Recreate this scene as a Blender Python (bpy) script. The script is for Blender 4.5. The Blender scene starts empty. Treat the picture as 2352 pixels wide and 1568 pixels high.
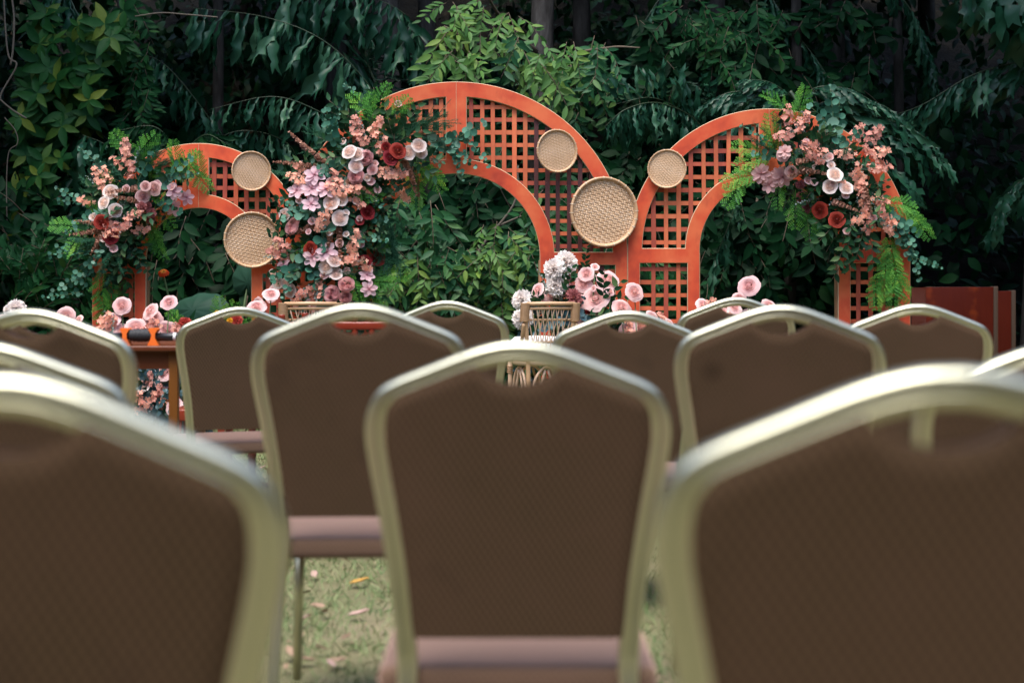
import bpy, bmesh, math, random
import numpy as np
from mathutils import Vector, Matrix, noise as mnoise

random.seed(11)
RNG = np.random.default_rng(11)
R = math.radians
scene = bpy.context.scene
COL = scene.collection

# ------------------------------------------------------------------ camera
F = 3267.0                    # focal length in pixels of a 2352 px wide frame (50 mm)
CX, HY, CH = 1176.0, 660.0, 1.0   # principal column, horizon row, eye height (m)
cam_data = bpy.data.cameras.new('camera')
cam = bpy.data.objects.new('camera', cam_data)
COL.objects.link(cam)
cam.location = (0, 0, CH)
cam.rotation_euler = (R(90), 0, 0)
cam_data.sensor_width = 36.0
cam_data.lens = 50.0
cam_data.shift_y = -(784 - HY) / 2352.0
cam_data.clip_start = 0.05
cam_data.clip_end = 400
cam_data.dof.use_dof = True
cam_data.dof.focus_distance = 9.75
cam_data.dof.aperture_fstop = 2.6
scene.camera = cam

# ------------------------------------------------------------------ world and sun
SUN_EL, SUN_AZ = 70.0, 200.0      # a hazy sun stands high, behind the camera and a little to its left
world = bpy.data.worlds.new('World')
scene.world = world
world.use_nodes = True
wn = world.node_tree
bg = wn.nodes['Background']
sky = wn.nodes.new('ShaderNodeTexSky')
sky.sky_type = 'NISHITA'
sky.sun_disc = False
sky.sun_elevation = R(SUN_EL)
sky.sun_rotation = R(SUN_AZ)
sky.air_density = 1.0
sky.dust_density = 2.5
sky.ozone_density = 1.0
wn.links.new(sky.outputs[0], bg.inputs[0])
bg.inputs[1].default_value = 0.15
sun_data = bpy.data.lights.new('sun', 'SUN')
sun_data.energy = 1.5
sun_data.angle = R(40)
sun_data.color = (1.0, 0.94, 0.86)
sun = bpy.data.objects.new('sun', sun_data)
COL.objects.link(sun)
_az = R(SUN_AZ)
_dir = Vector((math.sin(_az) * math.cos(R(SUN_EL)), math.cos(_az) * math.cos(R(SUN_EL)), math.sin(R(SUN_EL))))
sun.rotation_euler = _dir.to_track_quat('Z', 'Y').to_euler()
sun.location = (-4, -8, 14)
scene.view_settings.view_transform = 'Standard'
scene.view_settings.look = 'None'
scene.view_settings.gamma = 1.0
scene.view_settings.exposure = 1.6
scene.view_settings.use_curve_mapping = False
scene.render.engine = 'CYCLES'
scene.cycles.use_denoising = True
scene.cycles.max_bounces = 6
scene.cycles.diffuse_bounces = 3
scene.cycles.glossy_bounces = 3
scene.cycles.transmission_bounces = 3
scene.cycles.sample_clamp_indirect = 6.0
scene.cycles.caustics_reflective = False
scene.cycles.caustics_refractive = False


# ------------------------------------------------------------------ helpers
def W(px, py, d):
    """world point at depth d of the photograph's point (px, py)"""
    return Vector(((px - CX) / F * d, d, CH - (py - HY) / F * d))


def tag(o, label=None, cat=None, group=None, kind=None):
    if label: o['label'] = label
    if cat: o['category'] = cat
    if group: o['group'] = group
    if kind: o['kind'] = kind
    return o


def empty(name, loc, label=None, cat=None, group=None):
    o = bpy.data.objects.new(name, None)
    o.empty_display_size = 0.1
    o.location = loc
    COL.objects.link(o)
    return tag(o, label, cat, group)


def mesh_np(name, V, Fc, mats, smooth=True, tint=None, fmat=None):
    """mesh from a vertex array and a list/array of faces"""
    me = bpy.data.meshes.new(name)
    V = np.asarray(V, dtype=np.float32)
    if isinstance(Fc, np.ndarray) and Fc.ndim == 2:
        k = Fc.shape[1]
        n = Fc.shape[0]
        me.vertices.add(len(V))
        me.vertices.foreach_set('co', V.ravel())
        me.loops.add(n * k)
        me.loops.foreach_set('vertex_index', Fc.astype(np.int32).ravel())
        me.polygons.add(n)
        me.polygons.foreach_set('loop_start', np.arange(0, n * k, k, dtype=np.int32))
        me.update(calc_edges=True)
    else:
        me.from_pydata([tuple(map(float, v)) for v in V], [], [tuple(map(int, f)) for f in Fc])
        me.update()
    if smooth:
        me.polygons.foreach_set('use_smooth', np.ones(len(me.polygons), dtype=bool))
    for m in (mats if isinstance(mats, (list, tuple)) else [mats]):
        me.materials.append(m)
    if fmat is not None:
        me.polygons.foreach_set('material_index', np.asarray(fmat, dtype=np.int32))
    if tint is not None:
        a = me.attributes.new('tint', 'FLOAT', 'POINT')
        a.data.foreach_set('value', np.asarray(tint, dtype=np.float32))
    return me


def obj(name, me, parent=None, basis=None):
    o = bpy.data.objects.new(name, me)
    COL.objects.link(o)
    if parent is not None:
        o.parent = parent
    if basis is not None:
        o.matrix_basis = basis
    return o


def tri(Fc):
    out = []
    for f in Fc:
        for i in range(1, len(f) - 1):
            out.append((f[0], f[i], f[i + 1]))
    return np.array(out, dtype=np.int32)


class MB:
    """collects shapes for one mesh"""
    def __init__(self):
        self.v, self.f, self.t, self.m = [], [], [], []

    def add(self, V, Fc, tint=0.5, mi=0):
        o = len(self.v)
        self.v.extend([tuple(p) for p in V])
        for f in Fc:
            self.f.append(tuple(i + o for i in f))
            self.m.append(mi)
        if np.isscalar(tint):
            tint = [tint] * len(V)
        self.t.extend(tint)

    def box(self, lo, hi, tint=0.5, mi=0, bev=0.0):
        (x0, y0, z0), (x1, y1, z1) = lo, hi
        if bev <= 0:
            V = [(x0, y0, z0), (x1, y0, z0), (x1, y1, z0), (x0, y1, z0), (x0, y0, z1), (x1, y0, z1), (x1, y1, z1), (x0, y1, z1)]
            Fc = [(0, 3, 2, 1), (4, 5, 6, 7), (0, 1, 5, 4), (1, 2, 6, 5), (2, 3, 7, 6), (3, 0, 4, 7)]
            self.add(V, Fc, tint, mi)
            return
        bm = bmesh.new()
        bmesh.ops.create_cube(bm, size=1.0)
        for v in bm.verts:
            v.co = Vector((x0 + (v.co.x + .5) * (x1 - x0), y0 + (v.co.y + .5) * (y1 - y0), z0 + (v.co.z + .5) * (z1 - z0)))
        bmesh.ops.bevel(bm, geom=list(bm.edges), offset=bev, segments=3 if bev > 0.008 else 2, profile=0.6, affect='EDGES')
        bm.verts.index_update()
        self.add([v.co[:] for v in bm.verts], [[v.index for v in f.verts] for f in bm.faces], tint, mi)
        bm.free()

    def tube(self, pts, rad, n=8, tint=0.5, mi=0, cap=True):
        pts = [Vector(p) for p in pts]
        m = len(pts)
        if np.isscalar(rad): rad = [rad] * m
        V, Fc = [], []
        up = Vector((0.13, 0.21, 1)).normalized()
        prevN = None
        for i, p in enumerate(pts):
            t = (pts[min(i + 1, m - 1)] - pts[max(i - 1, 0)])
            if t.length < 1e-9: t = Vector((0, 0, 1))
            t.normalize()
            if prevN is None:
                a = up if abs(t.dot(up)) < 0.9 else Vector((1, 0, 0))
                N = (a - t * a.dot(t)).normalized()
            else:
                N = prevN - t * prevN.dot(t)
                N = N.normalized() if N.length > 1e-6 else prevN
            prevN = N
            B = t.cross(N)
            for k in range(n):
                a = 2 * math.pi * k / n
                V.append(p + (N * math.cos(a) + B * math.sin(a)) * rad[i])
        for i in range(m - 1):
            for k in range(n):
                k2 = (k + 1) % n
                Fc.append((i * n + k, i * n + k2, (i + 1) * n + k2, (i + 1) * n + k))
        if cap:
            Fc.append(tuple(reversed(range(n))))
            Fc.append(tuple((m - 1) * n + k for k in range(n)))
        self.add(V, Fc, tint, mi)

    def lathe(self, prof, n=16, origin=(0, 0, 0), axis='Z', tint=0.5, mi=0):
        V, Fc = [], []
        ox, oy, oz = origin
        for (r, z) in prof:
            for k in range(n):
                a = 2 * math.pi * k / n
                c, s = r * math.cos(a), r * math.sin(a)
                if axis == 'Z': V.append((ox + c, oy + s, oz + z))
                elif axis == 'X': V.append((ox + z, oy + c, oz + s))
                else: V.append((ox + c, oy + z, oz - s))
        for i in range(len(prof) - 1):
            for k in range(n):
                k2 = (k + 1) % n
                Fc.append((i * n + k, i * n + k2, (i + 1) * n + k2, (i + 1) * n + k))
        Fc.append(tuple(reversed(range(n))))
        Fc.append(tuple((len(prof) - 1) * n + k for k in range(n)))
        self.add(V, Fc, tint, mi)

    def mesh(self, name, mats, smooth=True):
        return mesh_np(name, self.v, self.f, mats, smooth, self.t, self.m)

    def build(self, name, mats, parent=None, basis=None, smooth=True):
        return obj(name, self.mesh(name, mats, smooth), parent, basis)


def auto_smooth(me, deg=40):
    """sharp edges above the angle, smooth below it"""
    bm = bmesh.new()
    bm.from_mesh(me)
    lim = R(deg)
    for e in bm.edges:
        if len(e.link_faces) == 2 and e.calc_face_angle(0) > lim:
            e.smooth = False
    bm.to_mesh(me)
    bm.free()
    return me


def frame_matrix(loc, xdir, normal, scale=1.0):
    x = Vector(xdir).normalized()
    n = Vector(normal)
    z = n - x * n.dot(x)
    if z.length < 1e-4:
        z = Vector((0, 0, 1)) - x * x.z
        if z.length < 1e-4: z = Vector((0, 1, 0))
    z.normalize()
    y = z.cross(x)
    M = Matrix((x, y, z)).transposed().to_4x4()
    if np.isscalar(scale): scale = (scale, scale, scale)
    M = M @ Matrix.Diagonal((*scale, 1.0))
    M.translation = Vector(loc)
    return M


def catmull(P, per=6):
    P = [Vector(p) for p in P]
    Q = [P[0] * 2 - P[1]] + P + [P[-1] * 2 - P[-2]]
    out = []
    for i in range(1, len(Q) - 2):
        p0, p1, p2, p3 = Q[i - 1:i + 3]
        for k in range(per):
            t = k / per
            out.append(0.5 * ((2 * p1) + (p2 - p0) * t + (2 * p0 - 5 * p1 + 4 * p2 - p3) * t * t + (3 * p1 - p0 - 3 * p2 + p3) * t ** 3))
    out.append(P[-1])
    return out


# ------------------------------------------------------------------ materials
class N:
    """small node-tree writer"""
    def __init__(self, name):
        self.m = bpy.data.materials.new(name)
        self.m.use_nodes = True
        self.t = self.m.node_tree
        self.b = self.t.nodes['Principled BSDF']
        self.out = self.t.nodes['Material Output']

    def n(self, typ, **kw):
        nd = self.t.nodes.new(typ)
        for k, v in kw.items():
            if k.startswith('i_'):
                nd.inputs[int(k[2:]) if k[2:].isdigit() else k[2:]].default_value = v
            else:
                setattr(nd, k, v)
        return nd

    def l(self, a, b):
        self.t.links.new(a, b)

    def coord(self, which='Object', scale=None):
        c = self.n('ShaderNodeTexCoord')
        if scale is None: return c.outputs[which]
        mp = self.n('ShaderNodeMapping')
        mp.inputs['Scale'].default_value = scale
        self.l(c.outputs[which], mp.inputs[0])
        return mp.outputs[0]

    def noise(self, vec, scale, detail=4, rough=0.55):
        nd = self.n('ShaderNodeTexNoise')
        nd.inputs['Scale'].default_value = scale
        nd.inputs['Detail'].default_value = detail
        nd.inputs['Roughness'].default_value = rough
        if vec is not None: self.l(vec, nd.inputs['Vector'])
        return nd.outputs[0]

    def ramp(self, fac, stops):
        r = self.n('ShaderNodeValToRGB')
        el = r.color_ramp.elements
        while len(el) < len(stops): el.new(0.5)
        for e, (p, c) in zip(el, stops):
            e.position = p
            e.color = (*c, 1) if len(c) == 3 else c
        self.l(fac, r.inputs[0])
        return r.outputs[0]

    def mix(self, fac, a, b, mode='MIX'):
        m = self.n('ShaderNodeMix', data_type='RGBA', blend_type=mode)
        for sock, v in ((0, fac), (6, a), (7, b)):
            if hasattr(v, 'is_linked') or isinstance(v, bpy.types.NodeSocket):
                self.l(v, m.inputs[sock])
            elif sock == 0:
                m.inputs[0].default_value = v
            else:
                m.inputs[sock].default_value = (*v, 1)
        return m.outputs[2]

    def math(self, op, a, b=0.0, clamp=False):
        m = self.n('ShaderNodeMath', operation=op, use_clamp=clamp)
        for i, v in enumerate((a, b)):
            if isinstance(v, bpy.types.NodeSocket): self.l(v, m.inputs[i])
            else: m.inputs[i].default_value = v
        return m.outputs[0]

    def attr(self, name='tint'):
        a = self.n('ShaderNodeAttribute', attribute_name=name)
        return a.outputs['Fac']

    def rand(self):
        return self.n('ShaderNodeObjectInfo').outputs['Random']

    def bump(self, h, strength=0.3, dist=0.002):
        b = self.n('ShaderNodeBump')
        b.inputs['Strength'].default_value = strength
        b.inputs['Distance'].default_value = dist
        self.l(h, b.inputs['Height'])
        self.l(b.outputs[0], self.b.inputs['Normal'])
        return b

    def set(self, color=None, rough=None, metal=None, spec=None, sheen=None):
        if color is not None:
            if isinstance(color, bpy.types.NodeSocket): self.l(color, self.b.inputs['Base Color'])
            else: self.b.inputs['Base Color'].default_value = (*color, 1)
        if rough is not None:
            if isinstance(rough, bpy.types.NodeSocket): self.l(rough, self.b.inputs['Roughness'])
            else: self.b.inputs['Roughness'].default_value = rough
        if metal is not None: self.b.inputs['Metallic'].default_value = metal
        if spec is not None: self.b.inputs['Specular IOR Level'].default_value = spec
        if sheen is not None: self.b.inputs['Sheen Weight'].default_value = sheen
        return self


def leaf_mat(name, c0, c1, c2=None, rough=0.42, trans=0.18, spec=0.16):
    """foliage: colour varies from leaf to leaf (tint) and sprig to sprig (object random)"""
    k = N(name)
    t = k.attr()
    r = k.rand()
    f = k.math('ADD', k.math('MULTIPLY', t, 0.65), k.math('MULTIPLY', r, 0.35))
    stops = [(0.12, c0), (0.85, c1)] if c2 is None else [(0.1, c0), (0.62, c1), (0.97, c2)]
    base = k.ramp(f, stops)
    nz = k.noise(k.coord('Object'), 9.0, 2)
    col = k.mix(k.math('MULTIPLY', nz, 0.35), base, tuple(x * 0.55 for x in c0), 'MIX')
    k.set(col, rough + 0.06, 0.0, spec)
    tr = k.n('ShaderNodeBsdfTranslucent')
    k.l(col, tr.inputs[0])
    mx = k.n('ShaderNodeMixShader')
    mx.inputs[0].default_value = trans
    k.l(k.b.outputs[0], mx.inputs[1])
    k.l(tr.outputs[0], mx.inputs[2])
    k.l(mx.outputs[0], k.out.inputs[0])
    return k.m


def petal_mat(name, inner, outer, var=0.18, rough=0.62):
    """petals: tint runs from the flower's heart (0) to its rim (1)"""
    k = N(name)
    t = k.attr()
    base = k.ramp(t, [(0.0, inner), (0.75, outer), (1.0, tuple(min(1, c * 1.08) for c in outer))])
    r = k.rand()
    hs = k.n('ShaderNodeHueSaturation')
    k.l(base, hs.inputs['Color'])
    k.l(k.math('ADD', k.math('MULTIPLY', r, 2 * var), 1.0 - var), hs.inputs['Value'])
    k.l(k.math('ADD', k.math('MULTIPLY', r, 0.02), 0.49), hs.inputs['Hue'])
    k.set(hs.outputs[0], rough, 0.0, 0.3)
    tr = k.n('ShaderNodeBsdfTranslucent')
    k.l(hs.outputs[0], tr.inputs[0])
    mx = k.n('ShaderNodeMixShader')
    mx.inputs[0].default_value = 0.46
    k.l(k.b.outputs[0], mx.inputs[1])
    k.l(tr.outputs[0], mx.inputs[2])
    k.l(mx.outputs[0], k.out.inputs[0])
    return k.m


def plain(name, color, rough=0.6, metal=0.0, spec=0.5, var=0.0, scale=30):
    k = N(name)
    if var > 0:
        nz = k.noise(k.coord('Object'), scale, 4)
        col = k.mix(nz, tuple(c * (1 - var) for c in color), tuple(min(1, c * (1 + var)) for c in color))
        k.set(col, rough, metal, spec)
    else:
        k.set(color, rough, metal, spec)
    return k.m


def wood_mat(name, a, b, rough=0.45, scale=3.0, stretch=(14, 14, 1.2), bump=0.15, spots=None):
    k = N(name)
    v = k.coord('Object', stretch)
    g = k.noise(v, scale, 5, 0.6)
    big = k.noise(k.coord('Object'), 2.3, 3)
    col = k.mix(g, a, b)
    rr = k.rand()
    col = k.mix(k.math('MULTIPLY', big, 0.55), col, tuple(x * 0.55 for x in a))
    if spots is not None:
        s = k.ramp(k.noise(k.coord('Object'), 5.0, 3), [(0.52, (0, 0, 0)), (0.66, (1, 1, 1))])
        col = k.mix(k.math('MULTIPLY', s, 0.7), col, spots)
    k.set(col, rough, 0, 0.4)
    k.bump(g, bump, 0.001)
    return k.m


# arch paint: stained orange ply with redder blotches lower down and worn specks
def arch_mat(name, base, blotch, dark, dark2=(0.52, 0.060, 0.026)):
    k = N(name)
    v = k.coord('Object')
    n1 = k.noise(v, 2.6, 4, 0.6)
    n2 = k.noise(k.coord('Object', (1.2, 1, 0.5)), 7.0, 4, 0.65)
    col = k.ramp(n1, [(0.30, dark), (0.45, blotch), (0.60, base), (0.8, tuple(min(1, c * 1.1) for c in base))])
    col = k.mix(k.math('MULTIPLY', n2, 0.5), col, blotch)
    sx = k.n('ShaderNodeSeparateXYZ')
    k.l(v, sx.inputs[0])
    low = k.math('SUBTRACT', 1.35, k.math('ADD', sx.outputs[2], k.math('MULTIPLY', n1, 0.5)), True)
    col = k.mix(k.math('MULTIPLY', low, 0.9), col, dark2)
    st = k.ramp(k.noise(k.coord('Object', (1, 1, .6)), 3.7, 5, 0.62), [(0.56, (0, 0, 0)), (0.70, (1, 1, 1))])
    col = k.mix(k.math('MULTIPLY', st, 0.62), col, dark)
    pale = k.ramp(k.noise(k.coord('Object', (1, 1, .4)), 5.3, 5, 0.6), [(0.58, (0, 0, 0)), (0.74, (1, 1, 1))])
    col = k.mix(k.math('MULTIPLY', pale, 0.35), col, tuple(min(1, c * 1.25 + 0.03) for c in base))
    r = k.rand()
    hs = k.n('ShaderNodeHueSaturation')
    k.l(col, hs.inputs['Color'])
    k.l(k.math('ADD', k.math('MULTIPLY', r, 0.3), 0.85), hs.inputs['Value'])
    sc = k.ramp(k.noise(v, 55.0, 3, 0.7), [(0.715, (0, 0, 0)), (0.75, (1, 1, 1))])
    col = k.mix(k.math('MULTIPLY', sc, 0.55), hs.outputs[0], (0.62, 0.42, 0.32))
    k.set(col, 0.55, 0, 0.35)
    k.bump(k.noise(k.coord('Object', (30, 30, 4)), 4.0, 4), 0.12, 0.001)
    return k.m


M = {}
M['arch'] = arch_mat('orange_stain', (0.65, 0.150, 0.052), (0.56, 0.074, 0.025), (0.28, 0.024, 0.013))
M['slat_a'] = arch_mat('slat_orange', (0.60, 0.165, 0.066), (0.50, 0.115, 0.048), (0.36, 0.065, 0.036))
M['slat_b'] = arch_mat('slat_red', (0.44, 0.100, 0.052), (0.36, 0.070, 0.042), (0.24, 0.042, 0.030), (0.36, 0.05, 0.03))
M['slat_c'] = arch_mat('slat_dark', (0.095, 0.030, 0.028), (0.070, 0.022, 0.022), (0.045, 0.016, 0.017), (0.07, 0.02, 0.02))
M['ply_edge'] = plain('ply_edge', (0.50, 0.36, 0.22), 0.75, var=0.25, scale=60)
M['raw_wood'] = wood_mat('raw_wood', (0.40, 0.23, 0.12), (0.28, 0.15, 0.07))
M['cane'] = wood_mat('rattan_cane', (0.62, 0.40, 0.23), (0.52, 0.32, 0.17), 0.42, 6, (10, 10, 10), 0.1)
M['cane_light'] = wood_mat('rattan_pale', (0.74, 0.53, 0.37), (0.66, 0.45, 0.30), 0.42, 6, (10, 10, 10), 0.1)
M['wrap'] = wood_mat('rattan_wrap', (0.50, 0.31, 0.17), (0.40, 0.24, 0.12), 0.5, 5, (4, 4, 60), 0.5)
M['binding'] = plain('tray_binding', (0.62, 0.50, 0.36), 0.6, var=0.2)
M['rosewood'] = wood_mat('red_lacquer', (0.26, 0.040, 0.018), (0.17, 0.024, 0.013), 0.25, 3, (6, 6, 1), 0.08)
M['rosewood_dark'] = wood_mat('dark_rosewood', (0.085, 0.022, 0.014), (0.05, 0.013, 0.010), 0.28, 3, (8, 8, 1), 0.08)
M['table_wood'] = wood_mat('table_wood', (0.135, 0.036, 0.013), (0.090, 0.023, 0.009), 0.35, 3, (1, 8, 8), 0.1)
M['table_leg'] = wood_mat('amber_leg', (0.19, 0.070, 0.012), (0.13, 0.045, 0.008), 0.35, 3, (8, 8, 1), 0.1)
M['plinth'] = wood_mat('plinth_wood', (0.080, 0.0115, 0.005), (0.034, 0.0045, 0.003), 0.26, 3.2, (9, 9, 1.3), 0.06, spots=(0.19, 0.034, 0.007))
M['plinth_edge'] = wood_mat('plinth_edge', (0.050, 0.026, 0.012), (0.034, 0.018, 0.009), 0.6)
M['black'] = plain('black_rubber', (0.012, 0.013, 0.016), 0.38)
M['grip'] = plain('foam_grip', (0.015, 0.016, 0.019), 0.7, var=0.3, scale=80)
M['orange'] = plain('orange_plastic', (0.85, 0.17, 0.025), 0.4)
M['white'] = plain('white_print', (0.8, 0.8, 0.8), 0.5)
M['cushion'] = plain('white_cotton', (0.74, 0.73, 0.72), 0.85, var=0.06, scale=12)
M['rubber'] = plain('foot_rubber', (0.03, 0.03, 0.03), 0.7)

# chair metal: champagne anodised aluminium
k = N('champagne_metal')
v = k.coord('Object')
nz = k.noise(v, 3.0, 3)
col = k.mix(nz, (0.62, 0.612, 0.440), (0.70, 0.698, 0.550))
k.set(col, k.math('ADD', k.math('MULTIPLY', k.noise(v, 5, 4), 0.10), 0.27), 0.94, 0.5)
M['metal'] = k.m

# chair cloth: brown chevron weave with a rosy nap that shows at a glancing view
k = N('brown_weave')
v = k.coord('Object')
sp = k.n('ShaderNodeSeparateXYZ')
k.l(v, sp.inputs[0])
kx = k.math('MULTIPLY', k.math('ADD', sp.outputs[0], k.math('MULTIPLY', sp.outputs[1], 0.15)), 560.0)
kz = k.math('MULTIPLY', k.math('ADD', sp.outputs[2], sp.outputs[1]), 430.0)
w1 = k.math('SINE', k.math('ADD', kx, kz))
w2 = k.math('SINE', k.math('SUBTRACT', kx, kz))
w = k.math('ADD', k.math('MULTIPLY', w1, 0.22), k.math('MULTIPLY', w2, 0.14))
w = k.math('ADD', w, 0.5)
cmb = k.n('ShaderNodeCombineXYZ')
_r = k.rand()
for _i, _f in enumerate((13.0, 7.0, 5.0)):
    k.l(k.math('MULTIPLY', _r, _f), cmb.inputs[_i])
va = k.n('ShaderNodeVectorMath', operation='ADD')
k.l(v, va.inputs[0]); k.l(cmb.outputs[0], va.inputs[1])
vr = va.outputs[0]
big = k.ramp(k.noise(vr, 4.5, 4, 0.6), [(0.32, (0, 0, 0)), (0.68, (1, 1, 1))])
lint = k.ramp(k.noise(v, 420.0, 2), [(0.70, (0, 0, 0)), (0.74, (1, 1, 1))])
col = k.mix(w, (0.024, 0.0142, 0.0068), (0.150, 0.097, 0.058))
col = k.mix(k.math('MULTIPLY', lint, 0.18), col, (0.30, 0.24, 0.19))
col = k.mix(k.math('MULTIPLY', big, 0.42), col, (0.122, 0.070, 0.047))
st = k.ramp(k.noise(vr, 5.1, 3), [(0.60, (0, 0, 0)), (0.68, (1, 1, 1))])
col = k.mix(k.math('MULTIPLY', st, 0.25), col, (0.045, 0.028, 0.019))
k.set(col, 0.95, 0, 0.1, 0.9)
k.b.inputs['Sheen Roughness'].default_value = 0.28
k.b.inputs['Sheen Tint'].default_value = (0.95, 0.62, 0.50, 1)
k.bump(w, 0.35, 0.001)
M['cloth'] = k.m

# lawn soil and thatch
k = N('lawn_soil')
v = k.coord('Object')
n1 = k.noise(v, 1.6, 5)
n2 = k.noise(v, 24, 4)
n3 = k.noise(v, 140, 3)
col = k.ramp(n1, [(0.30, (0.085, 0.105, 0.045)), (0.50, (0.145, 0.155, 0.078)), (0.68, (0.22, 0.19, 0.12))])
col = k.mix(k.math('MULTIPLY', n2, 0.6), col, (0.20, 0.15, 0.095))
k.set(col, 0.95, 0, 0.1)
k.bump(k.math('ADD', n2, n3), 0.6, 0.02)
M['soil'] = k.m

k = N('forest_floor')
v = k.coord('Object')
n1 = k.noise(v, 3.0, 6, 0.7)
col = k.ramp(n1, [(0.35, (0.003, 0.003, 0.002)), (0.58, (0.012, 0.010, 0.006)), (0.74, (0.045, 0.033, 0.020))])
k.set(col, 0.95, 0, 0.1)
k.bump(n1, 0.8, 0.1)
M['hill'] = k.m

k = N('bark')
v = k.coord('Object', (6, 6, 1.5))
n1 = k.noise(v, 3.0, 6, 0.65)
col = k.ramp(n1, [(0.3, (0.020, 0.018, 0.016)), (0.6, (0.060, 0.056, 0.052)), (0.8, (0.11, 0.105, 0.10))])
k.set(col, 0.9, 0, 0.15)
k.bump(n1, 0.7, 0.03)
M['bark'] = k.m
k = N('dark_bark')
v = k.coord('Object', (6, 6, 1.5))
n1 = k.noise(v, 3.0, 6, 0.65)
k.set(k.ramp(n1, [(0.3, (0.010, 0.009, 0.008)), (0.7, (0.045, 0.042, 0.038))]), 0.9, 0, 0.1)
M['bark_dark'] = k.m
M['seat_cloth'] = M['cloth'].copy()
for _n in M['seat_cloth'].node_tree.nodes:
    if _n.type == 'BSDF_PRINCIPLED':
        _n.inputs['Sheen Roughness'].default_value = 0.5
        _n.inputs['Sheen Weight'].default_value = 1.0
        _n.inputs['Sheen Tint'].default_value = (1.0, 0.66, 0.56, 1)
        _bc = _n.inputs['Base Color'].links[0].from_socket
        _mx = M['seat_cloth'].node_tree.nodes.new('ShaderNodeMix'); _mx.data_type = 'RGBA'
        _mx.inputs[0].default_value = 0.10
        _mx.inputs[7].default_value = (0.36, 0.225, 0.185, 1)  # same cloth, base colour lightened pink to imitate light on the nap
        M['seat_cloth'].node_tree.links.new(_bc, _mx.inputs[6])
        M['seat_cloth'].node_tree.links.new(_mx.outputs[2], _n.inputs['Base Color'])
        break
# the same cloth with one small round stain
M['cloth_stain'] = M['cloth'].copy()
_t = M['cloth_stain'].node_tree
_p = [q for q in _t.nodes if q.type == 'BSDF_PRINCIPLED'][0]
_tc = _t.nodes.new('ShaderNodeTexCoord')
_d = _t.nodes.new('ShaderNodeVectorMath'); _d.operation = 'DISTANCE'
_d.inputs[1].default_value = (-0.150, -0.085, 0.795)
_rm = _t.nodes.new('ShaderNodeMapRange')
_rm.inputs[1].default_value, _rm.inputs[2].default_value, _rm.inputs[3].default_value, _rm.inputs[4].default_value = 0.004, 0.034, 0.42, 0.0
_mm = _t.nodes.new('ShaderNodeMix'); _mm.data_type = 'RGBA'
_mm.inputs[7].default_value = (0.012, 0.007, 0.004, 1)
_t.links.new(_tc.outputs['Object'], _d.inputs[0]); _t.links.new(_d.outputs['Value'], _rm.inputs[0])
_t.links.new(_rm.outputs[0], _mm.inputs[0]); _t.links.new(_p.inputs['Base Color'].links[0].from_socket, _mm.inputs[6])
_t.links.new(_mm.outputs[2], _p.inputs['Base Color'])
M['twig'] = plain('twig', (0.10, 0.075, 0.050), 0.85, var=0.4, scale=20)
M['vine'] = plain('dry_vine', (0.10, 0.085, 0.065), 0.9, var=0.3, scale=20)
M['stem'] = plain('green_stem', (0.075, 0.13, 0.045), 0.6, var=0.2)
M['rachis'] = plain('frond_rachis', (0.030, 0.052, 0.024), 0.5, var=0.3, scale=8)

# foliage (base colours)
M['lf_palm'] = leaf_mat('palm_leaf', (0.0050, 0.0330, 0.0175), (0.0160, 0.0780, 0.0400), (0.0560, 0.1500, 0.0780), 0.34, 0.12, 0.26)
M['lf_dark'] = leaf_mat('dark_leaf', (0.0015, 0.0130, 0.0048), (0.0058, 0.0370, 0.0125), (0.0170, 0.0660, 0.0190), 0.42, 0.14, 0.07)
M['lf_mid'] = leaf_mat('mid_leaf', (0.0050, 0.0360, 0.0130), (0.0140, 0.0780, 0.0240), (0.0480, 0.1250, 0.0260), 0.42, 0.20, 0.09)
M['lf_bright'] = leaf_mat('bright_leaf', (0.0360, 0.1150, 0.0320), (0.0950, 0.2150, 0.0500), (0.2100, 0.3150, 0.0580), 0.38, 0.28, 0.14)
M['lf_tree'] = leaf_mat('drooping_leaf', (0.0110, 0.0640, 0.0280), (0.0300, 0.1200, 0.0430), (0.1150, 0.2100, 0.0450), 0.38, 0.24, 0.14)
M['lf_rosette'] = leaf_mat('rosette_leaf', (0.0070, 0.0480, 0.0150), (0.0200, 0.0900, 0.0200), (0.1300, 0.1750, 0.0230), 0.42, 0.22, 0.10)
M['lf_ear'] = leaf_mat('ear_leaf', (0.0245, 0.0805, 0.0525), (0.0420, 0.1155, 0.0770), None, 0.45, 0.12)
M['euc'] = leaf_mat('eucalyptus', (0.020, 0.095, 0.062), (0.060, 0.185, 0.120), (0.18, 0.320, 0.240), 0.5, 0.1)
M['euc_blue'] = leaf_mat('blue_eucalyptus', (0.018, 0.050, 0.060), (0.060, 0.130, 0.150), (0.32, 0.44, 0.46), 0.45, 0.08)
M['fern'] = leaf_mat('fern', (0.040, 0.180, 0.030), (0.100, 0.330, 0.045), (0.25, 0.480, 0.060), 0.5, 0.25)
M['feather'] = leaf_mat('asparagus_fern', (0.018, 0.090, 0.050), (0.055, 0.190, 0.100), (0.13, 0.300, 0.200), 0.55, 0.15)
M['sprig'] = leaf_mat('dark_sprig', (0.0060, 0.0330, 0.0160), (0.0220, 0.0850, 0.0300), (0.0950, 0.1600, 0.0550), 0.42, 0.15)
M['brown'] = leaf_mat('dusty_brown_sprig', (0.33, 0.165, 0.115), (0.50, 0.280, 0.205), (0.60, 0.360, 0.270), 0.65, 0.15)
M['grey_lf'] = leaf_mat('grey_filler', (0.10, 0.15, 0.14), (0.24, 0.31, 0.30), (0.42, 0.48, 0.47), 0.6, 0.1)

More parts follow.
